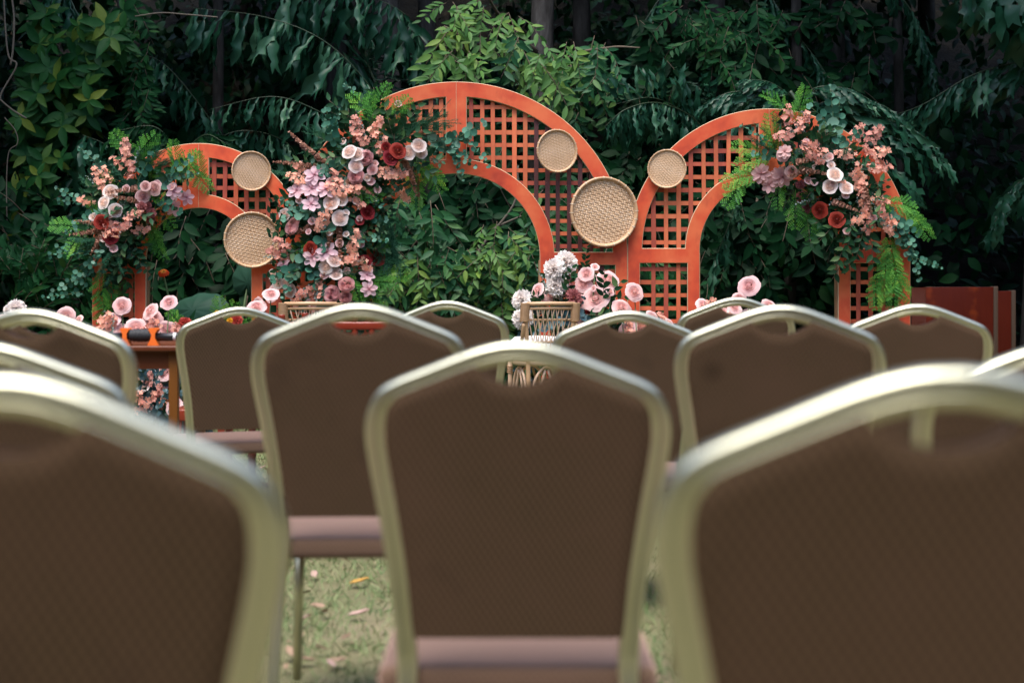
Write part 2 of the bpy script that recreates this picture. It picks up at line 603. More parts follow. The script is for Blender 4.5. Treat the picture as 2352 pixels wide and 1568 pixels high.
M['p_cream'] = petal_mat('cream_petal', (0.86, 0.60, 0.50), (0.88, 0.79, 0.75), 0.05)
M['p_pink'] = petal_mat('pink_petal', (0.72, 0.27, 0.28), (0.84, 0.54, 0.54), 0.08)
M['p_blush'] = petal_mat('blush_petal', (0.82, 0.46, 0.43), (0.86, 0.62, 0.61), 0.07)
M['p_mauve'] = petal_mat('mauve_petal', (0.54, 0.25, 0.24), (0.74, 0.49, 0.47), 0.10)
M['p_dusk'] = petal_mat('dusky_petal', (0.20, 0.050, 0.058), (0.42, 0.15, 0.155), 0.18)
M['p_burg'] = petal_mat('burgundy_petal', (0.13, 0.008, 0.010), (0.34, 0.026, 0.024), 0.25)
M['p_red'] = petal_mat('red_petal', (0.36, 0.035, 0.03), (0.58, 0.095, 0.075), 0.12)
M['p_lilac'] = petal_mat('lilac_petal', (0.60, 0.28, 0.33), (0.79, 0.57, 0.61), 0.08)
M['p_orange'] = petal_mat('coral_petal', (0.86, 0.50, 0.36), (0.80, 0.38, 0.30), 0.2)
M['p_white'] = petal_mat('white_petal', (0.92, 0.76, 0.70), (0.95, 0.91, 0.88), 0.02)
M['p_canna'] = petal_mat('flame_petal', (0.80, 0.42, 0.03), (0.80, 0.12, 0.015), 0.05)
M['p_yellow'] = petal_mat('yellow_petal', (0.75, 0.35, 0.02), (0.82, 0.50, 0.03), 0.08)


# ================================================================== the setting
# apex column, apex row, depth of the chair's top, yaw (degrees), label
CHAIRS = [
    (-8, 862, 1.16, 4, 'out-of-focus brown chair at the front left, cut off, with a yellow-green post'),
    (2185, 848, 1.13, -3, 'huge blurred brown chair at the front with a tall arched top, beside the middle chair'),
    (-70, 786, 2.15, 5, 'brown chair squeezed between two others by the table, only its white sloping top rail showing'),
    (1190, 787, 2.16, 0, 'brown banquet chair alone in the middle of the second row, its seat edge showing'),
    (2462, 786, 2.18, -3, 'brown chair mostly cut off by the frame, its pale corner behind the huge front chair'),
    (76, 712, 3.15, -4, 'brown chair whose corner reaches the end of the wooden table with the black tube'),
    (822, 700, 3.05, 2, 'brown banquet chair in front of the tallest flower arrangement, pink seat edge above the lawn'),
    (1797, 703, 3.14, -2, 'brown banquet chair with a small dark stain on its back, under the rightmost arch'),
    (95, 722, 4.45, 3, 'brown chair glimpsed through the hand hole of the chair by the wooden table'),
    (1440, 715, 4.32, 1, 'brown banquet chair with pink roses showing through its hand hole'),
    (2112, 700, 4.42, -4, 'brown banquet chair in front of the red wooden boxes'),
    (536, 706, 5.35, 16, 'small sharp brown chair beside the wooden table, patterned cloth and padded seat showing'),
    (1030, 692, 5.4, -3, 'brown chair under the middle arch, only its pale top showing against green leaves'),
    (1690, 684, 5.5, 2, 'brown chair under the rightmost arch with a pink rose just above its top rail'),
]
CHAIR_H = 0.94
chair_pos = []
for (px, py, d, yaw, lab) in CHAIRS:
    top = CH - (py - HY) / F * d
    y0 = d + 0.085
    chair_pos.append(((px - CX) / F * d, y0, top - CHAIR_H, yaw, (lab, px)))


def gz(x, y):
    """height of the lawn: nearly level, with soft dips where the chairs stand a little lower"""
    sw, s = 0.15, 0.0
    for (cx_, cy_, dz, _, _) in chair_pos:
        w_ = math.exp(-((x - cx_) ** 2 + (y - cy_ - 0.1) ** 2) / 0.32)
        sw += w_
        s += w_ * dz
    return s / sw


# ground: one sheet to the horizon
nx, ny = 61, 81
xs = np.concatenate([np.linspace(-120, -9, 8), np.linspace(-8, 8, 61), np.linspace(9, 120, 8)])
ys = np.concatenate([np.linspace(-120, -5, 8), np.linspace(-4, 12, 65), np.linspace(13, 160, 12)])
V, Fc = [], []
for y in ys:
    for x in xs:
        z = gz(x, y) + 0.02 * mnoise.noise(Vector((x * 0.5, y * 0.5, 3)))* (1 if abs(x) < 9 and -4 < y < 13 else 0)
        V.append((x, y, z - 0.012))
nx = len(xs)
for j in range(len(ys) - 1):
    for i in range(nx - 1):
        Fc.append((j * nx + i, j * nx + i + 1, (j + 1) * nx + i + 1, (j + 1) * nx + i))
ground = obj('ground', mesh_np('ground', V, np.array(Fc), M['soil']))
tag(ground, 'pale lawn with fallen leaves under the chairs', 'lawn', kind='structure')

# wooded slope behind everything
V, Fc = [], []
hx = np.linspace(-60, 60, 121)
hy = np.concatenate([np.linspace(12.2, 24, 30), np.linspace(25, 70, 16)])
for y in hy:
    for x in hx:
        t = max(0.0, y - 12.6)
        z = 0.62 * t + 0.02 * t * t * (1 if t < 20 else 20 / t)
        z += 0.6 * mnoise.noise(Vector((x * 0.35, y * 0.35, 0))) * min(1, t / 3) + 0.12 * mnoise.noise(Vector((x * 2, y * 2, 5))) * min(1, t / 2)
        V.append((x, y, z - 0.15))
for j in range(len(hy) - 1):
    for i in range(len(hx) - 1):
        n_ = len(hx)
        Fc.append((j * n_ + i, j * n_ + i + 1, (j + 1) * n_ + i + 1, (j + 1) * n_ + i))
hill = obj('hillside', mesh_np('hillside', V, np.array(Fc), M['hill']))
tag(hill, 'dark wooded hillside with leaf litter behind the trees', 'hillside', kind='structure')


# ================================================================== grass
def scatter(tV, tF, mats3, locs, tints):
    """one vertex/face array of a template placed many times"""
    n = len(locs)
    nv = len(tV)
    P = np.einsum('nij,vj->nvi', mats3, tV) + locs[:, None, :]
    Fa = (tF[None, :, :] + (np.arange(n) * nv)[:, None, None]).reshape(-1, tF.shape[1])
    return P.reshape(-1, 3), Fa, np.repeat(tints, nv)


def rand_rot(n, up_bias=None, rng=RNG):
    """random rotation matrices"""
    q = rng.normal(size=(n, 4))
    q /= np.linalg.norm(q, axis=1)[:, None]
    w, x, y, z = q.T
    return np.stack([np.stack([1 - 2 * (y * y + z * z), 2 * (x * y - z * w), 2 * (x * z + y * w)], -1),
                     np.stack([2 * (x * y + z * w), 1 - 2 * (x * x + z * z), 2 * (y * z - x * w)], -1),
                     np.stack([2 * (x * z - y * w), 2 * (y * z + x * w), 1 - 2 * (x * x + y * y)], -1)], 1)


def frames(X, Zn):
    """rotation matrices whose first column is X and third is near Zn"""
    X = X / np.linalg.norm(X, axis=1)[:, None]
    Z = Zn - X * np.sum(Zn * X, 1)[:, None]
    ln = np.linalg.norm(Z, axis=1)[:, None]
    Z = np.where(ln < 1e-4, np.array([[0.3, 0.5, 0.8]]), Z / np.maximum(ln, 1e-4))
    Y = np.cross(Z, X)
    return np.stack([X, Y, Z], -1)


k = N('grass_blades')
t = k.attr()
col = k.ramp(t, [(0.0, (0.040, 0.095, 0.028)), (0.45, (0.110, 0.180, 0.062)), (0.75, (0.200, 0.245, 0.105)), (1.0, (0.33, 0.27, 0.16))])
k.set(col, 0.6, 0, 0.25)
M['grass'] = k.m
bl = np.array([[0, -0.5, 0], [0, 0.5, 0], [0.55, -0.35, 0.06], [0.55, 0.35, 0.06], [1.0, 0, -0.05]], dtype=float)
bf = np.array([[0, 2, 1], [1, 2, 3], [2, 4, 3]])
NG = 150000
gx = RNG.uniform(-3.2, 3.2, NG)
gy = RNG.uniform(1.6, 10.8, NG)
keep = np.abs(gx) < 0.40 * gy + 0.25
gx, gy = gx[keep], gy[keep]
NG = len(gx)
patch = np.array([mnoise.noise(Vector((x * 0.9, y * 0.9, 9))) for x, y in zip(gx, gy)])
az = RNG.uniform(0, 2 * math.pi, NG)
el = RNG.uniform(0.15, 1.25, NG)
X = np.stack([np.cos(az) * np.cos(el), np.sin(az) * np.cos(el), np.sin(el)], -1)
Rm = frames(X, RNG.normal(size=(NG, 3)) + np.array([0, 0, 1.0]))
ln = RNG.uniform(0.018, 0.060, NG) * (1 + 0.4 * patch)
wd = RNG.uniform(0.0022, 0.0045, NG)
Rm = Rm * np.stack([ln, wd, ln], -1)[:, None, :]
gl = np.stack([gx, gy, np.array([gz(x, y) for x, y in zip(gx, gy)]) - 0.014 + 0.02 * np.array([mnoise.noise(Vector((x * 0.5, y * 0.5, 3))) for x, y in zip(gx, gy)])], -1)
tn = np.clip(RNG.normal(0.5, 0.22, NG) - 0.25 * patch, 0, 1)
P, Fa, T = scatter(bl, bf, Rm, gl, tn)
tag(obj('grass', mesh_np('grass', P, Fa, M['grass'], True, T)), 'short trampled grass of the lawn', 'grass', kind='stuff')


# ================================================================== banquet chairs
def chair_proto():
    parts = {}
    half = [(0.192, 0.006), (0.183, 0.2), (0.1745, 0.40), (0.1765, 0.48), (0.186, 0.58), (0.200, 0.68), (0.2125, 0.755), (0.2175, 0.797),
            (0.2150, 0.828), (0.2035, 0.852), (0.183, 0.8670), (0.13, 0.8885), (0.075, 0.9100), (0.045, 0.9195), (0.020, 0.9245), (0.0, 0.9253)]

    def yb(z):
        if z > 0.44: return -0.175 * (z - 0.44) - 0.05 * max(0, z - 0.7) ** 2
        return -0.20 * (0.44 - z) * (0.5 + 0.5 * min(1, (0.44 - z) / 0.2))
    left = [Vector((-x, yb(z), z)) for x, z in half]
    right = [Vector((x, yb(z), z)) for x, z in reversed(half[:-1])]
    path = catmull(left + right, 5)
    # profile: a = across (outwards +), b = towards the rear (+); a stepped groove runs along the rear face
    prof = [(-0.0165, -0.006), (-0.0150, -0.0105), (-0.010, -0.012), (0.010, -0.012), (0.0150, -0.0105), (0.0165, -0.006), (0.0165, 0.005),
            (0.0150, 0.0105), (0.010, 0.0125), (0.002, 0.0125), (0.0005, 0.0095), (-0.0020, 0.0095), (-0.0035, 0.0115), (-0.011, 0.0110), (-0.0150, 0.0085), (-0.0165, 0.004)]
    n = len(prof)
    V, Fc = [], []
    m = len(path)
    for i, p in enumerate(path):
        t = (path[min(i + 1, m - 1)] - path[max(i - 1, 0)]).normalized()
        e = 0.01
        slope = (yb(p.z + e) - yb(p.z - e)) / (2 * e)
        up = Vector((0, slope, 1)).normalized()
        rear = Vector((1, 0, 0)).cross(up)      # surface normal of the back
        if rear.y > 0: rear = -rear
        out = t.cross(rear)
        ref = Vector((p.x, 0, p.z - 0.6))
        if out.dot(ref) < 0: out = -out
        out.normalize()
        rear = out.cross(t)
        if rear.y > 0: rear = -rear
        w_ = 1.0
        if p.z < 0.42: w_ = 0.72 + 0.28 * max(0, (p.z - 0.30) / 0.12)
        for (a, b) in prof:
            V.append(p + out * a * w_ + rear * b * min(1, w_ + 0.1))
    for i in range(m - 1):
        for j in range(n):
            j2 = (j + 1) % n
            Fc.append((i * n + j, i * n + j2, (i + 1) * n + j2, (i + 1) * n + j))
    Fc.append(tuple(range(n)))
    Fc.append(tuple((m - 1) * n + j for j in range(n)))
    me = mesh_np('back_frame', V, Fc, M['metal'])
    bm = bmesh.new(); bm.from_mesh(me); bmesh.ops.recalc_face_normals(bm, faces=bm.faces); bm.to_mesh(me); bm.free()
    parts['frame'] = auto_smooth(me, 55)

    # upholstered back: scalloped at the top for the hand hole
    hz = np.array([z for x, z in half])
    hxw = np.array([x for x, z in half])

    def hw(z):
        return float(np.interp(z, hz[:9], hxw[:9])) - 0.004 if z < 0.80 else 0.212 - 0.02 * max(0, (z - 0.80) / 0.06)

    def ztop(x):
        x = abs(x)
        zt = float(np.interp(x, hxw[8:][::-1], hz[8:][::-1])) - 0.006
        if x < 0.066:
            s = x / 0.066
            zt = 0.876 + (0.901 - 0.876) * s ** 2.2
        return zt
    nt, ns = 33, 22
    ts = np.linspace(-1, 1, nt)
    V, Fc = [], []
    for side in (0, 1):
        for t in ts:
            xm = t * 0.2145
            zt = ztop(xm) if abs(t) < 0.999 else 0.825
            for j in range(ns):
                s = j / (ns - 1)
                z = 0.476 + (zt - 0.476) * (1 - (1 - s) ** 1.15)
                h_ = hw(min(z, 0.80)) if z < 0.80 else max(hw(0.80), 0.0)
                x = t * (h_ if z < 0.78 else h_ + (0.2125 - h_) * 0)
                edge = min(1.0, (1 - abs(t)) / 0.12) ** 0.5 * min(1.0, (1 - s) / 0.03 + 0.45) ** 0.5
                bulge = (0.004 + 0.011 * edge) if side == 0 else (0.004 + 0.026 * edge)
                y = yb(z) + (-bulge if side == 0 else bulge)
                V.append((x, y, z))
    o2 = nt * ns
    for i in range(nt - 1):
        for j in range(ns - 1):
            a, b, c, d_ = i * ns + j, (i + 1) * ns + j, (i + 1) * ns + j + 1, i * ns + j + 1
            Fc.append((a, b, c, d_))
            Fc.append((o2 + a, o2 + d_, o2 + c, o2 + b))
    for i in range(nt - 1):
        for j in (0, ns - 1):
            a, b = i * ns + j, (i + 1) * ns + j
            Fc.append((a, o2 + a, o2 + b, b) if j == 0 else (b, o2 + b, o2 + a, a))
    for i in (0, nt - 1):
        for j in range(ns - 1):
            a, b = i * ns + j, i * ns + j + 1
            Fc.append((b, o2 + b, o2 + a, a) if i == 0 else (a, o2 + a, o2 + b, b))
    parts['back'] = auto_smooth(mesh_np('back_cushion', V, Fc, M['cloth']), 50)

    # seat cushion
    b = MB()
    b.box((-0.222, 0.000, 0.378), (0.222, 0.430, 0.424), bev=0.018)
    V = np.array(b.v)
    for v_ in V:                                  # slight crown and rounder plan
        fx, fy = abs(v_[0]) / 0.218, abs(v_[1] - 0.206) / 0.22
        if v_[2] > 0.40: v_[2] += 0.010 * (1 - fx ** 2) * (1 - fy ** 2)
        if v_[1] > 0.3: v_[0] *= 1.0
    b.v = [tuple(v_) for v_ in V]
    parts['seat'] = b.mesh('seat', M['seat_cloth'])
    b = MB()
    b.box((-0.195, 0.392, 0.345), (0.195, 0.410, 0.371))
    b.box((-0.195, 0.0185, 0.3455), (-0.177, 0.3915, 0.3705))
    b.box((0.177, 0.0185, 0.3455), (0.195, 0.3915, 0.3705))
    parts['seat_frame'] = b.mesh('seat_frame', M['metal'], False)
    for s in (-1, 1):
        b = MB()
        b.tube([(s * 0.180, 0.385, 0.346), (s * 0.184, 0.395, 0.2), (s * 0.190, 0.41, 0.004)], [0.0125, 0.012, 0.011], 10)
        parts['leg%d' % s] = b.mesh('front_leg', M['metal'])
        b = MB()
        b.tube([(s * 0.182, -0.02, 0.285), (s * 0.183, 0.10, 0.315), (s * 0.182, 0.20, 0.346)], [0.006] * 3, 8)
        parts['brace%d' % s] = b.mesh('brace', M['metal'])
        b = MB()
        b.tube([(s * 0.192, -0.0752, -0.001), (s * 0.192, -0.073, 0.014)], [0.0165, 0.0165], 10)
        parts['foot%d' % s] = b.mesh('foot_cap', M['rubber'])
    return parts


CP = chair_proto()
CP['back_stain'] = CP['back'].copy()
CP['back_stain'].materials[0] = M['cloth_stain']
CHAIR_NAMES = [('back_frame', 'frame'), ('back_cushion', 'back'), ('seat', 'seat'), ('seat_frame', 'seat_frame'), ('front_leg', 'leg-1'), ('front_leg', 'leg1'),
               ('brace', 'brace-1'), ('brace', 'brace1'), ('foot_cap', 'foot-1'), ('foot_cap', 'foot1')]
for (x, y, dz, yaw, (lab, px_)) in chair_pos:
    c = empty('banquet_chair', (x, y, dz), lab, 'chair', 'brown banquet chairs set out on the lawn')
    roll = {-8: 3.2, 2185: -1.6}.get(px_, 0)
    c.rotation_euler = (0, R(roll), R(yaw))
    c.location.x -= 0.93 * math.sin(R(roll))
    for nm, key in CHAIR_NAMES:
        obj(nm, CP['back_stain'] if key == 'back' and px_ == 1797 else CP[key], c)

# ================================================================== lattice arches
def arch_half_curve(s, ro, zc, ri, zci, rim, seam, rail0, rail1, stile, base=0.09):
    """closed outlines of one half of an arch in (x, z): the rim and its two openings"""
    def arc(r, z0, a0, a1, n):
        return [(s * r * math.sin(a), z0 + r * math.cos(a)) for a in np.linspace(a0, a1, n)]
    eps = 0.0015
    a_in = math.asin(min(1, eps / ri))
    outer = arc(ro, zc, math.asin(eps / ro), math.pi / 2, 40) + [(s * ro, 0.0), (s * ri, 0.0)] + arc(ri, zci, math.pi / 2, a_in, 32)
    # upper opening
    Ro, Ri = ro - rim, ri + rim
    def pt(r, z0, x): return (s * x, z0 + math.sqrt(max(0, r * r - x * x)))
    zr = rail1
    x_hi = Ro if zr <= zc else math.sqrt(Ro * Ro - (zr - zc) ** 2)
    x_lo = Ri if zr <= zci else math.sqrt(Ri * Ri - (zr - zci) ** 2)
    xs_o = seam + (x_hi - seam) * np.sin(np.linspace(0, math.pi / 2, 34))
    op1 = [pt(Ro, zc, x) for x in xs_o]
    if zr < zc: op1.append((s * Ro, zr))
    xs_i = (seam + (x_lo - seam) * np.sin(np.linspace(0, math.pi / 2, 28)))[::-1]
    op1.append((s * x_lo, zr))
    op1 += [pt(Ri, zci, x) for x in xs_i[1:]]
    op2 = [(s * (ri + stile), base), (s * (ro - stile), base), (s * (ro - stile), rail0), (s * (ri + stile), rail0)]
    return outer, op1, op2


def filled(name, outlines, thick, mats):
    cu = bpy.data.curves.new(name, 'CURVE')
    cu.dimensions = '2D'
    cu.fill_mode = 'BOTH'
    cu.extrude = thick / 2
    cu.bevel_depth = 0.0035
    cu.bevel_resolution = 0
    for pts in outlines:
        sp = cu.splines.new('POLY')
        sp.points.add(len(pts) - 1)
        for p, (x, z) in zip(sp.points, pts):
            p.co = (x, z, 0, 1)
        sp.use_cyclic_u = True
    tmp = bpy.data.objects.new('tmp', cu)
    COL.objects.link(tmp)
    dg = bpy.context.evaluated_depsgraph_get()
    me = bpy.data.meshes.new_from_object(tmp.evaluated_get(dg))
    bpy.data.objects.remove(tmp)
    bpy.data.curves.remove(cu)
    me.name = name
    # stand the drawing upright: (x, y, z) -> (x, -z, y)
    n = len(me.vertices)
    co = np.empty(n * 3, np.float32)
    me.vertices.foreach_get('co', co)
    co = co.reshape(-1, 3)
    co = np.stack([co[:, 0], -co[:, 2], co[:, 1]], -1)
    me.vertices.foreach_set('co', co.ravel())
    me.update()
    me.materials.clear()
    for m in mats: me.materials.append(m)
    for p in me.polygons:
        p.material_index = 0 if abs(p.normal.y) > 0.9 else 1
        p.use_smooth = False
    return me


def lattice_arch(cx, d, ro, zc, ri, zci, rim, rail0, rail1, label, shades, seam=0.07, stile=0.08, dxv=0.0765, dzh=0.083, yaw=0):
    a = empty('lattice_arch', (cx, d, 0), label, 'arch', 'orange lattice arches')
    a.rotation_euler = (0, 0, R(yaw))
    th = 0.018
    for s in (-1, 1):
        o1, o2, o3 = arch_half_curve(s, ro, zc, ri, zci, rim, seam, rail0, rail1, stile)
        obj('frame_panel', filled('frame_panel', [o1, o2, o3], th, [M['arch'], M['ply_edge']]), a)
        Ro, Ri = ro - rim, ri + rim
        ov = 0.018
        verts, hors = [], []
        x = seam + 0.035
        while x < Ro - 0.012:
            zhi = zc + math.sqrt(max(0, (Ro + ov) ** 2 - x * x))
            zlo = rail1 - ov
            if x < Ri - 0.004:
                zlo = max(zlo, zci + math.sqrt(max(0, (Ri - ov) ** 2 - x * x)))
            if zhi - zlo > 0.05: verts.append((x, zlo, zhi))
            if ri + stile + 0.008 < x < ro - stile - 0.008: verts.append((x, 0.09 - ov, rail0 + ov))
            x += dxv
        z = rail1 + 0.045
        while z < zc + Ro - 0.02:
            xhi = (math.sqrt(max(0, (Ro + ov) ** 2 - (z - zc) ** 2)) if z > zc else Ro + ov)
            xlo = seam - ov
            if z < zci + Ri - 0.006:
                xlo = max(xlo, math.sqrt(max(0, (Ri - ov) ** 2 - (z - zci) ** 2)) if z > zci else Ri - ov)
            if xhi - xlo > 0.05: hors.append((z, xlo, xhi))
            z += dzh
        z = rail0 - 0.045
        while z > 0.12:
            hors.append((z, ri + stile - ov, ro - stile + ov))
            z -= dzh
        for (x, z0, z1) in verts:
            wv = 0.0150 + random.uniform(-0.0012, 0.0012)
            b = MB()
            j0, j1 = random.uniform(-0.003, 0.003), random.uniform(-0.003, 0.003)
            V = []
            for (zz, jj) in ((z0, j0), (z1, j1)):
                for (xx, yy) in ((-wv, 0), (wv, 0), (wv, 0.006), (-wv, 0.006)):
                    V.append((s * (x + jj) + xx, th / 2 + 0.004 + yy, zz))
            b.add(V, [(0, 1, 5, 4), (1, 2, 6, 5), (2, 3, 7, 6), (3, 0, 4, 7), (3, 2, 1, 0), (4, 5, 6, 7)])
            mat = M[random.choices(['slat_a', 'slat_b', 'slat_c'], shades(s, x))[0]]
            b.build('slat', mat, a, smooth=False)
        for (z, x0, x1) in hors:
            wv = 0.0145 + random.uniform(-0.0012, 0.0012)
            b = MB()
            b.box((min(s * x0, s * x1), th / 2 + 0.0115, z - wv), (max(s * x0, s * x1), th / 2 + 0.0175, z + wv))
            b.build('slat', M[random.choices(['slat_a', 'slat_b'], [5, 1.5])[0]], a, smooth=False)
        # raw timber prop behind each leg
        b = MB()
        b.box((min(s * (ri - 0.012), s * (ri + 0.032)), 0.030, 0.0), (max(s * (ri - 0.012), s * (ri + 0.032)), 0.075, zci - 0.02))
        b.build('back_prop', M['raw_wood'], a, smooth=False)
    return a


AD = 10.0
lattice_arch((1048 - CX) / F * AD, AD, 1.20, 1.240, 0.590, 1.212, 0.098, 1.160, 1.245,
             'tallest orange lattice arch in the middle with dark slats beside a big woven tray',
             lambda s, x: (0.2, 0.6, 5) if (s > 0 and x > 0.52) else ((3, 2, 1.2) if s > 0 and x < 0.3 else (5, 1.2, 0.1)), dzh=0.089)
lattice_arch((1766 - CX) / F * AD, AD + 0.004, 0.990, 1.262, 0.490, 1.262, 0.096, 1.174, 1.272,
             'orange lattice arch beside the red wooden boxes, a small round tray on its shoulder', lambda s, x: (5, 2.2, 0) if s < 0 else (3, 4, 0), dxv=0.088, dzh=0.092)
lattice_arch((457 - CX) / F * 10.13, 10.13, 0.755, 1.267, 0.378, 1.190, 0.094, 1.100, 1.166,
             'smallest orange lattice arch, over the elephant ear leaf, with two round trays', lambda s, x: (3, 4, 0.8), stile=0.075)


# ================================================================== woven trays
def tray_meshes():
    b = MB()
    n = 30
    p = 2.0 / n
    for i in range(n):
        for j in range(n):
            x, z = -1 + (i + 0.5) * p, -1 + (j + 0.5) * p
            if x * x + z * z > 0.945 ** 2: continue
            over = ((i + 2 * j) % 4) < 2
            h = p * 0.48
            hgt = -0.016
            tn = 0.5 + 0.28 * math.sin(j * 12.9898 + 1.7) if not over else 0.42 + 0.28 * math.sin(i * 78.233)
            e = 0.005
            if over: V = [(x - h, 0, z - h * 1.04), (x, hgt, z - h * .6), (x + h, 0, z - h * 1.04), (x + h, 0, z + h * 1.04), (x, hgt, z + h * .6), (x - h, 0, z + h * 1.04)]
            else: V = [(x - h * 1.04, 0.006, z - h), (x + h * 1.04, 0.006, z - h), (x + h * .6, hgt + 0.007, z), (x + h * 1.04, 0.006, z + h), (x - h * 1.04, 0.006, z + h), (x - h * .6, hgt + 0.007, z)]
            if over: b.add(V, [(0, 1, 4, 5), (1, 2, 3, 4)], tn)
            else: b.add(V, [(0, 1, 2, 5), (5, 2, 3, 4)], tn)
    # backing disc closes the weave
    m = 40
    V = [(0, 0.02, 0)] + [(0.96 * math.cos(2 * math.pi * q / m), 0.02, 0.96 * math.sin(2 * math.pi * q / m)) for q in range(m)]
    b.add(V, [(0, 1 + q, 1 + (q + 1) % m) for q in range(m)], 0.55)
    return b


k = N('bamboo_weave')
t = k.attr()
col = k.ramp(t, [(0.1, (0.56, 0.360, 0.205)), (0.5, (0.76, 0.540, 0.345)), (0.9, (0.84, 0.655, 0.470))])
col = k.mix(k.math('MULTIPLY', k.noise(k.coord('Object'), 3.0, 4), 0.5), col, (0.46, 0.275, 0.145))
k.set(col, 0.5, 0, 0.3)
M['weave'] = k.m
tw = tray_meshes().mesh('woven_mat', M['weave'], False)
b = MB()
prof = [(0.90, 0.012), (0.93, -0.02), (0.95, -0.085), (0.985, -0.10), (1.015, -0.085), (1.02, -0.01), (0.99, 0.035), (0.93, 0.035)]
V, Fc = [], []
m = 64
for q in range(m):
    a = 2 * math.pi * q / m
    for (r, y) in prof:
        V.append((r * math.cos(a), y, r * math.sin(a)))
n = len(prof)
for q in range(m):
    q2 = (q + 1) % m
    for i in range(n):
        i2 = (i + 1) % n
        Fc.append((q * n + i, q2 * n + i, q2 * n + i2, q * n + i2))
b.add(V, Fc)
tr_rim = b.mesh('rim', M['cane'])
b = MB()
for q in range(24):
    a = 2 * math.pi * (q + random.uniform(-.15, .15)) / 24
    c, s_ = math.cos(a), math.sin(a)
    wd = 0.012
    V = []
    for (r, y) in [(0.925, -0.06), (0.945, -0.108), (1.02, -0.108), (1.034, -0.05), (1.03, 0.03)]:
        for sg in (-1, 1):
            V.append((r * c - sg * wd * s_, y, r * s_ + sg * wd * c))
    b.add(V, [(2 * i, 2 * i + 1, 2 * i + 3, 2 * i + 2) for i in range(4)])
tr_bind = b.mesh('rim_binding', M['binding'])
for (px, py, w_, h_, dep, yaw, roll, lab) in [
    (1387, 487, 148, 159, 9.905, 14, 12, 'largest round woven bamboo tray, between the tallest arch and its neighbour'),
    (1279, 347, 85, 98, 9.91, 20, -8, 'small darker woven tray high on the shoulder of the tallest arch'),
    (1532, 388, 85, 88, 9.94, -10, 20, 'small brown woven tray on the shoulder of the arch beside the tallest one'),
    (577, 393, 80, 90, 10.06, 22, 33, 'small woven tray hanging over the rim of the smallest arch'),
    (579, 551, 117, 127, 10.035, 16, -15, 'large pale woven tray low on the smallest arch'),
]:
    o = empty('woven_tray', W(px, py, dep), lab, 'tray', 'woven bamboo trays hung on the arches')
    rad = h_ / 2 / F * dep
    o.rotation_euler = (0, 0, R(yaw))
    Bm = Matrix.Rotation(R(roll), 4, 'Y') @ Matrix.Scale(rad, 4)
    for nm, me in (('woven_mat', tw), ('rim', tr_rim), ('rim_binding', tr_bind)):
        q = obj(nm, me, o, Bm)
        if nm != 'rim': q['kind'] = 'stuff'

# ================================================================== furniture round the arches
# rosewood table with a black tube on two orange clips
TX1, TY, TZ = -1.385, 6.0, 0.752
tb = empty('wooden_table', (TX1 - 0.7, TY + 0.3, 0), 'reddish wooden table with amber legs carrying the black tube', 'table')
b = MB(); b.box((-0.74, -0.30, TZ - 0.022), (0.72, 0.32, TZ), bev=0.004); b.build('table_top', M['table_wood'], tb)
b = MB()
b.box((-0.68, -0.262, TZ - 0.098), (0.662, -0.242, TZ - 0.0225))
b.box((-0.68, 0.262, TZ - 0.098), (0.662, 0.282, TZ - 0.0225))
b.box((0.640, -0.2415, TZ - 0.097), (0.660, 0.2615, TZ - 0.0225))
b.box((-0.68, -0.2415, TZ - 0.097), (-0.66, 0.2615, TZ - 0.0225))
b.build('apron', M['table_wood'], tb, smooth=False)
for lx in (-0.668, 0.628):
    for ly in (-0.268, 0.250):
        b = MB(); b.box((lx, ly, 0), (lx + 0.038, ly + 0.038, TZ - 0.023), bev=0.003)
        b.build('leg', M['table_leg'], tb)

tu = empty('black_tube', (TX1 - 0.30, TY + 0.10, TZ), 'black tube with a ribbed grip lying on two orange clips on the wooden table', 'tube')
ax = 0.040
def xm(px): return (px - CX) / F * 6.1 - (TX1 - 0.30)
b = MB()
b.lathe([(0.013, xm(150)), (0.0145, xm(151)), (0.0145, xm(300))], 16, (0, 0, ax), 'X'); b.build('rear_tube', M['black'], tu)
b = MB()
prof = []
for i in range(25):
    u = i / 24
    r = 0.024 + 0.004 * math.sin(u * math.pi) + 0.0016 * math.sin(u * 40)
    if u < 0.04 or u > 0.96: r = 0.019
    prof.append((r, xm(298) + u * (xm(352) - xm(298))))
b.lathe(prof, 18, (0, 0, ax + 0.003), 'X'); b.build('grip', M['grip'], tu)
b = MB(); b.lathe([(0.0175, xm(352)), (0.0175, xm(420)), (0.016, xm(421))], 16, (0, 0, ax - 0.004), 'X'); b.build('front_tube', M['black'], tu)
b = MB(); b.lathe([(0.0180, xm(399)), (0.0180, xm(405))], 16, (0, 0, ax - 0.004), 'X'); b.build('print_band', M['white'], tu)
for px_ in (289, 354):
    b = MB()
    x_ = xm(px_)
    pr = [(-0.024, 0), (-0.018, 0.012), (-0.009, 0.03), (-0.009, 0.05), (-0.020, 0.068), (-0.016, 0.074), (0.016, 0.074), (0.020, 0.068), (0.009, 0.05), (0.009, 0.03), (0.018, 0.012), (0.024, 0)]
    V = [(x_ + a_, -0.024, z_) for a_, z_ in pr] + [(x_ + a_, 0.024, z_) for a_, z_ in pr]
    n = len(pr)
    Fc = [tuple(range(n)), tuple(reversed(range(n, 2 * n)))] + [(i, n + i, n + (i + 1) % n, (i + 1) % n) for i in range(n)]
    b.add(V, Fc)
    b.build('clip', M['orange'], tu, smooth=False)

